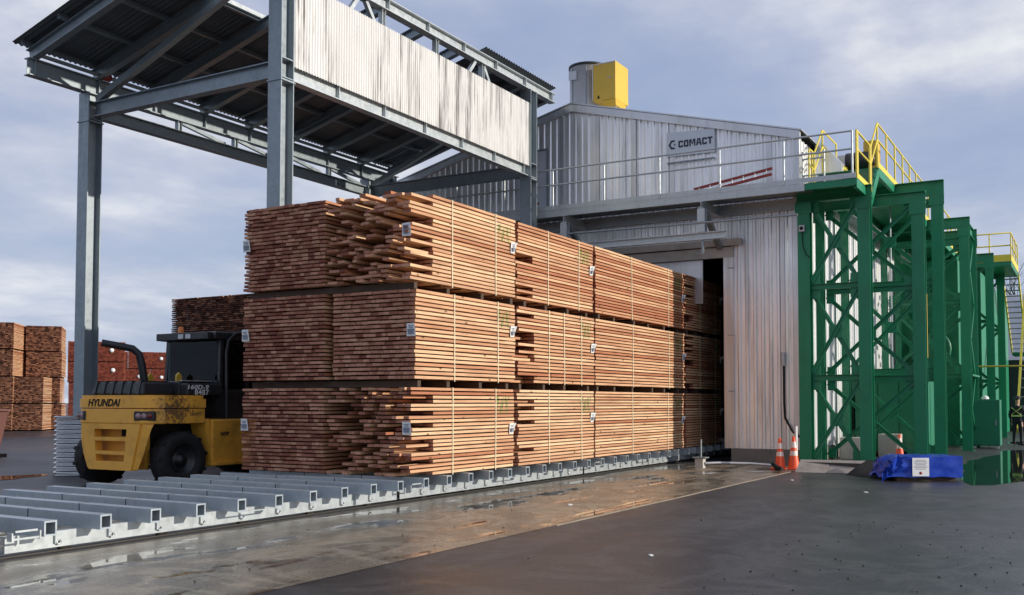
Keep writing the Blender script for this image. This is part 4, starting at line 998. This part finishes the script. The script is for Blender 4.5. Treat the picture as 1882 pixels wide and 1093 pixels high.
# ------------------------------------------------------------------ forklift (local: x forward, origin under the rear axle)
FX, FY = 12.92, 15.55
fk = thing('forklift', 'large yellow and black forklift seen from behind, parked beside the lumber', 'forklift', (FX, FY, 0), local=True)
def poly_extrude_y(mb, prof, y0, y1, m=0): mb.prism([(x, y0, z) for x, z in prof], (0, y1 - y0, 0), m)
# counterweight: plan outline with rounded corners, lofted through heights; centre block + side skirts forming wheel arches
def cw_slice(mb, z0, z1, outl, scale0=1., scale1=1.):
    n = len(outl); b = len(mb.v)
    for z, s in ((z0, scale0), (z1, scale1)): mb.v += [(.5 + (x - .5) * s, y * s, z) for x, y in outl]
    mb.face([b + i for i in range(n)][::-1]); mb.face([b + n + i for i in range(n)])
    for i in range(n): j = (i + 1) % n; mb.face([b + i, b + j, b + n + j, b + n + i], 0, .5, False)
def rounded(xr, xf, hw, rad, seg=6):
    pts = [(xf, -hw), (xf, hw)]
    for k in range(seg + 1):
        a = math.pi / 2 * k / seg; pts.append((xr + rad - rad * math.sin(a), hw - rad + rad * math.cos(a)))
    for k in range(seg + 1):
        a = math.pi / 2 * (1 - k / seg); pts.append((xr + rad - rad * math.sin(a), -hw + rad - rad * math.cos(a)))
    return pts
q = MB(); cw_slice(q, 1.20, 1.475, rounded(-.84, .40, 1.12, .42)); q.build('counterweight', 'cwyellow', fk, bevel=.02)
q = MB(); cw_slice(q, 1.49, 1.655, rounded(-.85, .40, 1.13, .42)); cw_slice(q, 1.6551, 1.72, rounded(-.83, .36, 1.10, .42)); q.build('counterweight_cap', 'cwyellow', fk)
# lower rear block with step slots (frame of bars so that slots are real recesses)
lo = MB()
def rearpoly(z0, z1, hw0, hw1, x=-.83, depth=.16): lo.prism([(x, hw0, z0), (x, -hw0, z0), (x, -hw1, z1), (x, hw1, z1)], (depth, 0, 0))
def inn(z): return .36 + .10 * (z - .355) / .8 - .001
for z0, z1 in ((1.10, 1.155), (.885, .955), (.635, .70), (.355, .515)): rearpoly(z0, z1, inn(z0), inn(z1))
rearpoly(1.1555, 1.20, .80, .82)
for s in (-1, 1):
    lo.prism([(-.83, s * .58, .355), (-.83, s * .36, .355), (-.83, s * .46, 1.155), (-.83, s * .80, 1.155)], (.16, 0, 0))
lo.box(-.55, -.45, -.62, .62, .36, 1.19, m=0)
lo.build('step_block', 'ftyellow', fk)
hb = MB(); hb.box(-.556, -.552, -.56, .03, .96, 1.15); hb.box(-.556, -.552, -.30, -.16, .71, .87); hb.box(-.556, -.552, -.50, -.36, .71, .87); hb.build('slot_shade', 'black', fk)  # black plates painting shade onto the backs of the step slots
for s in (-1, 1):
    sk = MB(); sk.prism([(-.80, s * .60, .36), (-.80, s * .84, 1.199), (-.68, s * 1.0, 1.199), (-.72, s * .97, 1.10), (-.75, s * .92, .92), (-.765, s * .83, .64), (-.77, s * .70, .38)], (.0, -s * .16, .0))
    sk.build('rear_fender', 'ftyellow', fk)
bc = MB(); bc.prism([(-.838, .06, 1.46), (-.838, -.13, 1.46), (-.838, -.09, 1.22), (-.838, .0, 1.22)], (.01, 0, 0)); bc.build('tow_slot', 'black', fk)
for s in (-1, 1):
    hs = MB(); cx, cy = -.80, s * .80
    d = Vector((-.42, s * .42 * -1, 0)) if False else None
    ang = R(22) * s; nrm = Vector((-math.cos(ang), math.sin(ang), 0)); tan = Vector((-nrm.y, nrm.x, 0)); c = Vector((-.765, s * .86, 1.345))
    hs.obox(c, tan * .20, nrm * .045, Vector((0, 0, .085))); l_ = hs.build('tail_lamp', 'ftblack', fk, bevel=.02)
    for k, (o, mt) in enumerate(((-.11, 'lens'), (0, 'lens'), (.11, 'redlens'))):
        g = MB(); g.lathe(c + tan * o * (-s) + nrm * .045, nrm, [(0, .052), (.012, .045), (.018, 0)], 16); g.build('lamp_lens', mt, l_)
text_obj('lettering', 'HYUNDAI', .185, 'black', fk, (-.853, .17, 1.575), (0, -1, 0), (0, 0, 1), bold=.006, shear=.25, extrude=.002, width=.90)
# chassis, steps/tank
ch = MB(); ch.box(-.5, 3.9, -.55, .55, .45, 1.18); ch.build('chassis', 'ftblack', fk)
for s in (-1, 1):
    tk = MB(); a, b = sorted((s * .62, s * 1.14)); tk.box(.56, 2.35, a, b, .38, 1.27); tk.build('side_tank', 'ftyellow', fk, bevel=.03)
    tk = MB(); a, b = sorted((s * .6, s * 1.2)); tk.box(.62, 2.3, a, b, .40, .45); tk.build('step', 'ftyellow', fk)
    ar = MB(); ar.prism([(.40, s * 1.10, 1.28), (.52, s * 1.10, 1.28), (.66, s * 1.13, .40), (.57, s * 1.13, .40)], (0, -s * .4, 0)); ar.build('arch_panel', 'ftyellow', fk)
# hood
hd = MB(); hd.prism([(-.72, -.72, 1.725), (-.72, .72, 1.725), (-.66, .66, 1.97), (-.66, -.66, 1.97)], (.72, 0, 0)); hd.build('radiator_hood', 'ftblack', fk, bevel=.04)
for k in range(6):
    g = MB(); y = -.6 + k * .24; g.prism([(-.735, y - .03, 1.74), (-.735, y + .03, 1.74), (-.675, y + .03, 1.985), (-.675, y - .03, 1.985)], (.6, 0, 0)); g.build('hood_rib', 'ftblack', fk)
hd = MB(); hd.box(.005, .86, -.86, .86, 1.725, 1.985); hd.box(.0, .88, -1.08, -.865, 1.725, 1.95); hd.build('engine_cover', 'ftblack', fk, bevel=.03)
sd = MB(); sd.box(.02, .75, -.9, -.84, 1.988, 2.005); sd.build('cover_trim', 'ductgrey', fk)
text_obj('model_lettering', '160D-9', .115, 'whiteplate', fk, (.24, -1.083, 1.87), (1, 0, 0), (0, 0, 1), bold=.002, extrude=.001, width=.50, shear=.15, spacing=1.1)
text_obj('fleet_number', '8487', .14, 'whiteplate', fk, (.34, -1.083, 1.775), (1, 0, 0), (0, 0, 1), bold=.002, extrude=.001, width=.34, spacing=1.08)
text_obj('dealer_lettering', 'LEAVITT', .075, 'rustscuff', fk, (.17, -1.124, 1.37), (1, 0, 0), (0, 0, 1), bold=.003, extrude=.001, sx=1.)
text_obj('owner_lettering', 'WFP', .11, 'black', fk, (.86, -1.144, .98), (1, 0, 0), (0, 0, 1), bold=.004, extrude=.001, sx=1., shear=.2)
for y in (.35, -.45):
    lg = MB(); lg.prism([(.30, y, 1.99), (.42, y, 1.99), (.42, y, 2.10), (.36, y, 2.16), (.30, y, 2.10)], (0, .05, 0)); lg.build('lifting_lug', 'ventyellow', fk)
ex = MB(); ex.tube([(-.10, -.02, 1.98), (-.16, -.01, 2.30), (-.20, .02, 2.50), (-.30, .08, 2.60), (-.45, .18, 2.635), (-.72, .42, 2.70)], [.075, .075, .07, .07, .068, .068], 14); ex.build('exhaust_pipe', 'ftblack', fk)
# cab
cabx0, cabx1, cy0, cy1 = .86, 2.38, -1.0, .52
cb_ = MB()
pl = [((cabx0, cy0), (cabx0 + .05, cy0 + .04)), ((cabx0, cy1), (cabx0 + .05, cy1 - .04)), ((cabx1, cy0), (cabx1 - .1, cy0 + .05)), ((cabx1, cy1), (cabx1 - .1, cy1 - .05)), ((1.57, cy0), (1.57, cy0 + .04))]
for (a, b) in pl: cb_ = MB(); cb_.bar((a[0], a[1], 1.365), (b[0], b[1], 2.80), .075, .075, (1, 0, 0)); cb_.build('cab_pillar', 'ftblack', fk)
cb_ = MB(); cb_.box(cabx0 - .03, cabx1, cy0, cy1, 1.28, 1.36); cb_.box(cabx0 - .04, cabx0 - .0, cy0 + .04, cy1 - .04, 1.36, 2.02); cb_.box(cabx0 + .04, cabx1, cy0 + .0, cy0 + .03, 1.36, 1.85); cb_.box(cabx0 + .04, cabx1, cy1 - .03, cy1, 1.36, 1.85); cb_.build('cab_body', 'ftblack', fk)
rf_ = MB(); rf_.prism([(.71, cy0 - .02, 2.80), (2.55, cy0 - .02, 2.80), (2.55, cy0 - .02, 2.92), (1.55, cy0 - .02, 2.98), (.75, cy0 - .02, 2.96), (.71, cy0 - .02, 2.88)], (0, cy1 - cy0 + .04, 0)); rf_.build('cab_roof', 'ftblack', fk, bevel=.03)
vs_ = MB(); vs_.box(.56, .709, cy0 + .02, cy1 - .06, 2.80, 2.94); vs_.build('rear_visor', 'ftblack', fk, bevel=.015)
gl = MB(); gl.box(cabx0 + .0, cabx0 + .008, cy0 + .08, cy1 - .08, 2.03, 2.78); gl.build('rear_window', 'glass', fk)
gl = MB(); gl.box(cabx0 + .1, 1.52, cy0 + .015, cy0 + .022, 1.86, 2.76); gl.build('side_window', 'glass', fk)
gl = MB(); gl.box(1.62, cabx1 - .1, cy0 + .015, cy0 + .022, 1.42, 2.76); gl.build('door_window', 'glass', fk)
gl = MB(); gl.box(cabx0 + .1, cabx1 - .1, cy1 - .022, cy1 - .015, 1.86, 2.76); gl.build('side_window', 'glass', fk)
gl = MB(); gl.box(cabx1 - .05, cabx1 - .042, cy0 + .08, cy1 - .08, 1.5, 2.76); gl.build('windscreen', 'glass', fk)
wl = thing  # (name reuse guard)
for y in (-.45, -.25):
    g = MB(); g.box(.545, .559, y - .07, y + .07, 2.82, 2.91); g.build('work_lamp', 'ductgrey', fk, bevel=.006)
gr = MB(); gr.tube([(.95, -1.10, 1.30), (.93, -1.10, 2.55), (.99, -1.08, 2.78), (1.18, -1.06, 2.93), (1.6, -1.04, 3.0)], .032, 10); gr.build('grab_rail', 'ftblack', fk)
bcn = MB(); bcn.lathe((.97, .22, 2.975), (0, 0, 1), [(0, .06), (.1, .055), (.13, .03), (.132, 0)], 14); bcn.build('beacon', 'amber', fk)
an_ = MB(); an_.tube([(.95, .0, 2.97), (.95, .0, 3.45)], .006, 6); an_.build('aerial', 'ftblack', fk)
se = MB(); se.box(1.45, 1.90, -.52, -.04, 1.45, 1.62); se.build('seat', 'rubber', fk, bevel=.03)
se = MB(); se.prism([(1.35, -.52, 1.6), (1.47, -.52, 1.6), (1.37, -.52, 2.3), (1.27, -.52, 2.3)], (0, .48, 0)); se.build('backrest', 'rubber', fk, bevel=.03)
# wheels
def wheel(x, y, r, w, steer=0., s=1):
    q = MB(); ax = Vector((math.sin(steer) * -1, math.cos(steer), 0)) * s; c = Vector((x, y, r))
    q.lathe(c, ax, [(-w / 2, r * .55), (-w / 2, r * .86), (-w / 2 + .05, r * .98), (-w * .15, r), (w * .15, r), (w / 2 - .05, r * .98), (w / 2, r * .86), (w / 2, r * .58), (w / 2 - .06, r * .54)], 40)
    for k in range(22):
        a = 2 * math.pi * k / 22; u = ax.orthogonal().normalized(); v = ax.cross(u); d = u * math.cos(a) + v * math.sin(a); tg = ax.cross(d)
        q.obox(c + d * r * .985 + ax * w * .25 * (1 if k % 2 else -1), ax * w * .2, tg * .03, d * .02)
    o = q.build('wheel', 'rubber', fk)
    q = MB(); q.lathe(c, ax, [(w / 2 - .07, r * .56), (w / 2 - .1, r * .45), (w / 2 - .16, r * .42), (w / 2 - .16, r * .2), (w / 2 - .06, r * .18), (w / 2 - .05, 0.0)], 28); q.build('rim', 'ftblack', o)
wheel(-.06, -.93, .53, .36, R(-4), -1); wheel(-.06, 1.2, .53, .36, R(-4), 1)
for s in (-1, 1): wheel(3.3, s * .85, .66, .72, 0, s)
# mast and forks (hidden by the stack from the photo's side but part of the machine)
ms = MB()
for s in (-.55, .55): ms.box(4.0, 4.2, s - .1, s + .1, .25, 3.2)
for z in (.5, 1.8, 3.0): ms.box(4.02, 4.18, -.44, .44, z, z + .18)
ms.build('mast', 'ftblack', fk)
cr = MB()
for z in (.35, .9): cr.box(4.22, 4.32, -1.1, 1.1, z, z + .14)
cr.build('fork_carriage', 'ftblack', fk)
for s in (-.5, .5):
    f = MB(); f.box(4.33, 4.41, s - .1, s + .1, .12, 1.05); f.box(4.41, 6.2, s - .1, s + .1, .12, .19); f.build('fork', 'ftblack', fk)

# ------------------------------------------------------------------ people
def person(label, loc, rotz, joints, edges, matfn, mats, extras=(), group=None):
    t = thing('person', label, 'person', loc, group, local=True, rotz=rotz)
    names = list(joints); me = bpy.data.meshes.new('body_base')
    me.from_pydata([joints[n][0] for n in names], [(names.index(a), names.index(b)) for a, b in edges], [])
    ob = bpy.data.objects.new('body_tmp', me); COL.objects.link(ob)
    sk = ob.modifiers.new('s', 'SKIN'); sk.use_smooth_shade = True
    for i, n in enumerate(names):
        r = joints[n][1]; sv = me.skin_vertices[0].data[i]; sv.radius = r if isinstance(r, tuple) else (r, r); sv.use_root = (n == 'pelvis')
    sb = ob.modifiers.new('u', 'SUBSURF'); sb.levels = 2; sb.render_levels = 2
    dg = bpy.context.evaluated_depsgraph_get(); m2 = bpy.data.meshes.new_from_object(ob.evaluated_get(dg))
    COL.objects.unlink(ob); bpy.data.objects.remove(ob)
    m2.materials.clear()
    for m in mats: m2.materials.append(M[m])
    for p in m2.polygons: p.material_index = matfn(p.center); p.use_smooth = True
    o = bpy.data.objects.new('body', m2); COL.objects.link(o); o.parent = t
    for (nm, mb, mt) in extras: mb.build(nm, mt, t)
    return t
def stand_joints(lean=0., armsf=.12, head=0.):
    J = {'pelvis': ((0, 0, .95), (.15, .11)), 'waist': ((0, 0, 1.10), (.145, .105)), 'chest': ((.01, 0, 1.30), (.17, .12)), 'neckb': ((0, 0, 1.47), (.07, .07)), 'neck': ((.01, 0, 1.53), .055), 'jaw': ((.035, 0, 1.59), (.068, .075)), 'head': ((.02, 0, 1.68), (.08, .095)), 'crown': ((.01, 0, 1.74), (.065, .08))}
    E = [('pelvis', 'waist'), ('waist', 'chest'), ('chest', 'neckb'), ('neckb', 'neck'), ('neck', 'jaw'), ('jaw', 'head'), ('head', 'crown')]
    for s, n in ((1, 'l'), (-1, 'r')):
        J.update({n + 'sh': ((0, s * .19, 1.41), .072), n + 'el': ((-.02, s * .27, 1.14), .05), n + 'wr': ((armsf, s * .25, .90), .034), n + 'pa': ((armsf + .04, s * .24, .83), (.022, .042)),
                  n + 'hip': ((0, s * .10, .88), .105), n + 'kn': ((.02, s * .12, .50), .068), n + 'an': ((-.02, s * .13, .09), .05), n + 'to': ((.16, s * .15, .045), .042)})
        E += [('chest', n + 'sh'), (n + 'sh', n + 'el'), (n + 'el', n + 'wr'), (n + 'wr', n + 'pa'), ('pelvis', n + 'hip'), (n + 'hip', n + 'kn'), (n + 'kn', n + 'an'), (n + 'an', n + 'to')]
        for k, (dy, ln) in enumerate(((-.03, .075), (-.01, .09), (.012, .085), (.032, .065))):
            J[n + f'f{k}a'] = ((armsf + .045, s * (.24) + dy, .80), .012); J[n + f'f{k}b'] = ((armsf + .055, s * .24 + dy, .80 - ln * .5), .0105); J[n + f'f{k}c'] = ((armsf + .045, s * .24 + dy, .80 - ln), .009)
            E += [(n + 'pa', n + f'f{k}a'), (n + f'f{k}a', n + f'f{k}b'), (n + f'f{k}b', n + f'f{k}c')]
        J[n + 'tha'] = ((armsf + .08, s * .20, .84), .012); J[n + 'thb'] = ((armsf + .10, s * .195, .79), .01); E += [(n + 'pa', n + 'tha'), (n + 'tha', n + 'thb')]
    return J, E
def hat(z=1.735, x=.01, mt='whiteplate'):
    q = MB(); q.lathe((x, 0, z), (0, 0, 1), [(0, .155), (.01, .135), (.06, .125), (.11, .085), (.135, .0)], 20); return ('hard_hat', q, mt)
J, E = stand_joints()
vs = MB()
for sgn in (1, -1): vs.bar((-.135, -sgn * .17, 1.14), (-.125, sgn * .17, 1.42), .012, .055, (1, 0, 0))
vs.box(-.148, -.128, -.17, .17, 1.08, 1.135)
nose = MB(); nose.obox((.115, 0, 1.665), (.014, 0, 0), (0, .012, 0), (0, 0, .02))
mf = lambda c: 1 if (c.z > 1.50 or (c.z < .87 and abs(c.y) > .17 and c.z > .70)) else 0
person('worker in dark clothes with lime crossed vest tape, standing at the right edge', (42.0, 2.45, 0), R(-12), J, E, mf, ['navy', 'skin'], [('vest_tape', vs, 'hivis'), hat(mt='ftblack'), ('nose', nose, 'skin')])
person('worker hidden behind the green cabinet, only a white hard hat showing', (40.6, 3.42, 0), R(170), J, E, mf, ['navy', 'skin'], [hat(), ('nose', nose, 'skin')])
# driver
D = {'pelvis': ((0, 0, 0), (.14, .12)), 'waist': ((-.02, 0, .16), (.14, .11)), 'chest': ((-.05, 0, .38), (.17, .12)), 'neckb': ((-.05, 0, .54), .07), 'neck': ((-.04, 0, .60), .055), 'jaw': ((-.01, 0, .66), (.068, .075)), 'head': ((-.02, 0, .75), (.08, .095)), 'crown': ((-.03, 0, .81), (.065, .08))}
DE = [('pelvis', 'waist'), ('waist', 'chest'), ('chest', 'neckb'), ('neckb', 'neck'), ('neck', 'jaw'), ('jaw', 'head'), ('head', 'crown')]
for s, n in ((1, 'l'), (-1, 'r')):
    D.update({n + 'sh': ((-.05, s * .18, .48), .07), n + 'el': ((.08, s * .23, .24), .048), n + 'wr': ((.30, s * .16, .30), .032), n + 'pa': ((.37, s * .14, .32), (.022, .04)), n + 'hip': ((.06, s * .09, .0), .1), n + 'kn': ((.44, s * .11, .02), .066), n + 'an': ((.46, s * .12, -.20), .046), n + 'to': ((.56, s * .12, -.235), .04)})
    DE += [('chest', n + 'sh'), (n + 'sh', n + 'el'), (n + 'el', n + 'wr'), (n + 'wr', n + 'pa'), ('pelvis', n + 'hip'), (n + 'hip', n + 'kn'), (n + 'kn', n + 'an'), (n + 'an', n + 'to')]
    for k in range(4):
        y = s * .14 + (-.03 + .02 * k); D[n + f'f{k}a'] = ((.41, y, .335), .011); D[n + f'f{k}b'] = ((.43, y, .30), .01); D[n + f'f{k}c'] = ((.40, y, .28), .009); DE += [(n + 'pa', n + f'f{k}a'), (n + f'f{k}a', n + f'f{k}b'), (n + f'f{k}b', n + f'f{k}c')]
    D[n + 'ta'] = ((.38, s * .10, .345), .011); D[n + 'tb'] = ((.41, s * .095, .35), .009); DE += [(n + 'pa', n + 'ta'), (n + 'ta', n + 'tb')]
person('driver sitting in the dark forklift cab seen from behind', (FX + 1.66, FY - .28, 1.72), 0, D, DE, lambda c: 1 if c.z > .57 or c.x > .345 and c.z > .2 else 0, ['navy', 'skin'], [hat(.80, -.03, 'ftblack')])

# ------------------------------------------------------------------ distant things on the right
tk = thing('storage_tank', 'pale storage tank far off behind the yellow stairs', 'tank', (98, 5, 0))
q = MB(); q.lathe((98, 5.0, 0), (0, 0, 1), [(0, 3.2), (10.2, 3.2), (11, 1.5), (11.1, 0)], 32); q.build('tank_shell', 'ductgrey', tk)
tr = thing('bare_tree', 'thin dark leafless tree far off at the right edge', 'tree', (120, 6.6, 0))
r = random.Random(21); q = MB(); tips = []
def branch(p, d, l, rad, dep):
    e_ = p + d * l; q.tube([p, (p + e_) / 2 + Vector((r.uniform(-.1, .1), r.uniform(-.1, .1), 0)) * l * .2, e_], [rad, rad * .8, rad * .6], 5, caps=False)
    if dep == 0: tips.append(e_); return
    for k in range(3 if dep > 1 else 4):
        nd = (d + Vector((r.uniform(-.8, .8), r.uniform(-.8, .8), r.uniform(-.2, .6)))).normalized(); branch(p + d * l * r.uniform(.6, 1), nd, l * r.uniform(.55, .75), rad * .55, dep - 1)
branch(Vector((120, 6.6, 0)), Vector((0, 0, 1)), 7.5, .28, 4); q.build('trunk', 'trunk', tr)
q = MB()
for e_ in tips:
    for k in range(5):
        c = e_ + Vector((r.gauss(0, .3), r.gauss(0, .3), r.gauss(0, .3))); a = Vector((r.uniform(-1, 1), r.uniform(-1, 1), r.uniform(-1, 1))).normalized(); b_ = a.orthogonal()
        q.add([c - a * .07, c + b_ * .05, c + a * .07], [(0, 1, 2)])
q.build('crown', 'leaf', tr)

# ------------------------------------------------------------------ world, sun, camera
SUN_EL, SX, SY = R(16.2), .22, -.9755
w = bpy.data.worlds.new('World'); S.world = w; w.use_nodes = True; t = w.node_tree; t.nodes.clear()
out = t.nodes.new('ShaderNodeOutputWorld'); bg = t.nodes.new('ShaderNodeBackground'); L(t, bg.outputs[0], out.inputs[0]); bg.inputs[1].default_value = .1
sky = t.nodes.new('ShaderNodeTexSky'); sky.sky_type = 'NISHITA'; sky.sun_disc = False; sky.sun_elevation = SUN_EL
sky.sun_rotation = math.atan2(SX, SY); sky.air_density = 1.; sky.dust_density = 1.2; sky.ozone_density = 2.
tc = t.nodes.new('ShaderNodeTexCoord').outputs['Generated']
sep = N(t, 'SeparateXYZ'); L(t, tc, sep.inputs[0])
zz = math_(t, 'ADD', math_(t, 'MAXIMUM', sep.outputs[2], 0.), .16)
cx = math_(t, 'DIVIDE', sep.outputs[0], zz); cy = math_(t, 'DIVIDE', sep.outputs[1], zz)
cmb = N(t, 'CombineXYZ'); L(t, cx, cmb.inputs[0]); L(t, cy, cmb.inputs[1])
mp = N(t, 'Mapping'); mp.inputs['Location'].default_value = (3.7, 1.9, 0); mp.inputs['Scale'].default_value = (1., 1., 1); L(t, cmb.outputs[0], mp.inputs[0]); cc = mp.outputs[0]
n1 = noise(t, cc, 1.25, 9, .56); n2 = noise(t, cc, .42, 3, .5); n3 = noise(t, cc, 2.4, 6, .55)
dens = math_(t, 'ADD', math_(t, 'MULTIPLY', n1, .55), math_(t, 'MULTIPLY', n2, .45))
mask = ramp(t, dens, [(.38, .55), (.5, .85), (.6, 1.)])
shade = ramp(t, n1, [(.34, (3.4, 4.1, 6.0)), (.44, (4.3, 4.85, 6.5)), (.53, (5.5, 5.9, 7.2)), (.60, (7.2, 7.5, 8.2)), (.70, (9.0, 9.1, 9.2))])
low = ramp(t, sep.outputs[2], [(.0, .75), (.12, .35), (.3, .0)])
sh2 = mix(t, ramp(t, n3, [(.42, .0), (.62, .35)]).outputs[0], shade.outputs[0], (3.6, 4.3, 6.4))
sh3 = mix(t, math_(t, 'MULTIPLY', low.outputs[0], ramp(t, n2, [(.4, .3), (.6, 1.)]).outputs[0]), sh2, (6.6, 7.3, 8.3))
col = mix(t, mask.outputs[0], mix(t, .6, sky.outputs[0], (4.4, 5.6, 8.2)), sh3)
L(t, col, bg.inputs[0])
sl = bpy.data.lights.new('Sun', 'SUN'); sl.energy = 4.3; sl.angle = R(.55); sl.color = (1., .915, .79)
so = bpy.data.objects.new('Sun', sl); COL.objects.link(so)
sd = Vector((SX * math.cos(SUN_EL), SY * math.cos(SUN_EL), math.sin(SUN_EL))); so.rotation_euler = sd.to_track_quat('Z', 'Y').to_euler(); so.location = sd * 60

cam = bpy.data.cameras.new('Camera'); co = bpy.data.objects.new('Camera', cam); COL.objects.link(co); S.camera = co
F_, YAW, PIT, ROL, CYP = 1830.72, .52720, .0417, -.0011, 662.46
cam.sensor_fit = 'HORIZONTAL'; cam.sensor_width = 36; cam.lens = 36 * F_ / 1882; cam.shift_y = (CYP - 546.5) / 1882; cam.clip_start = .1; cam.clip_end = 4000
c_, s_ = math.cos(YAW), math.sin(YAW)
f = Vector((c_ * math.cos(PIT), s_ * math.cos(PIT), math.sin(PIT))); r_ = Vector((s_, -c_, 0)); d_ = f.cross(r_)
rr_ = r_ * math.cos(ROL) + d_ * math.sin(ROL); dd_ = d_ * math.cos(ROL) - r_ * math.sin(ROL)
mt = Matrix((( rr_.x, -dd_.x, -f.x, 0), (rr_.y, -dd_.y, -f.y, 0), (rr_.z, -dd_.z, -f.z, 1.6), (0, 0, 0, 1)))
co.matrix_world = mt
for o in COL.objects:
    if '_local' in o: del o['_local']
S.view_settings.view_transform = 'Standard'; S.view_settings.look = 'None'; S.view_settings.exposure = 0; S.view_settings.gamma = 1
S.cycles.max_bounces = 6; S.cycles.use_denoising = True
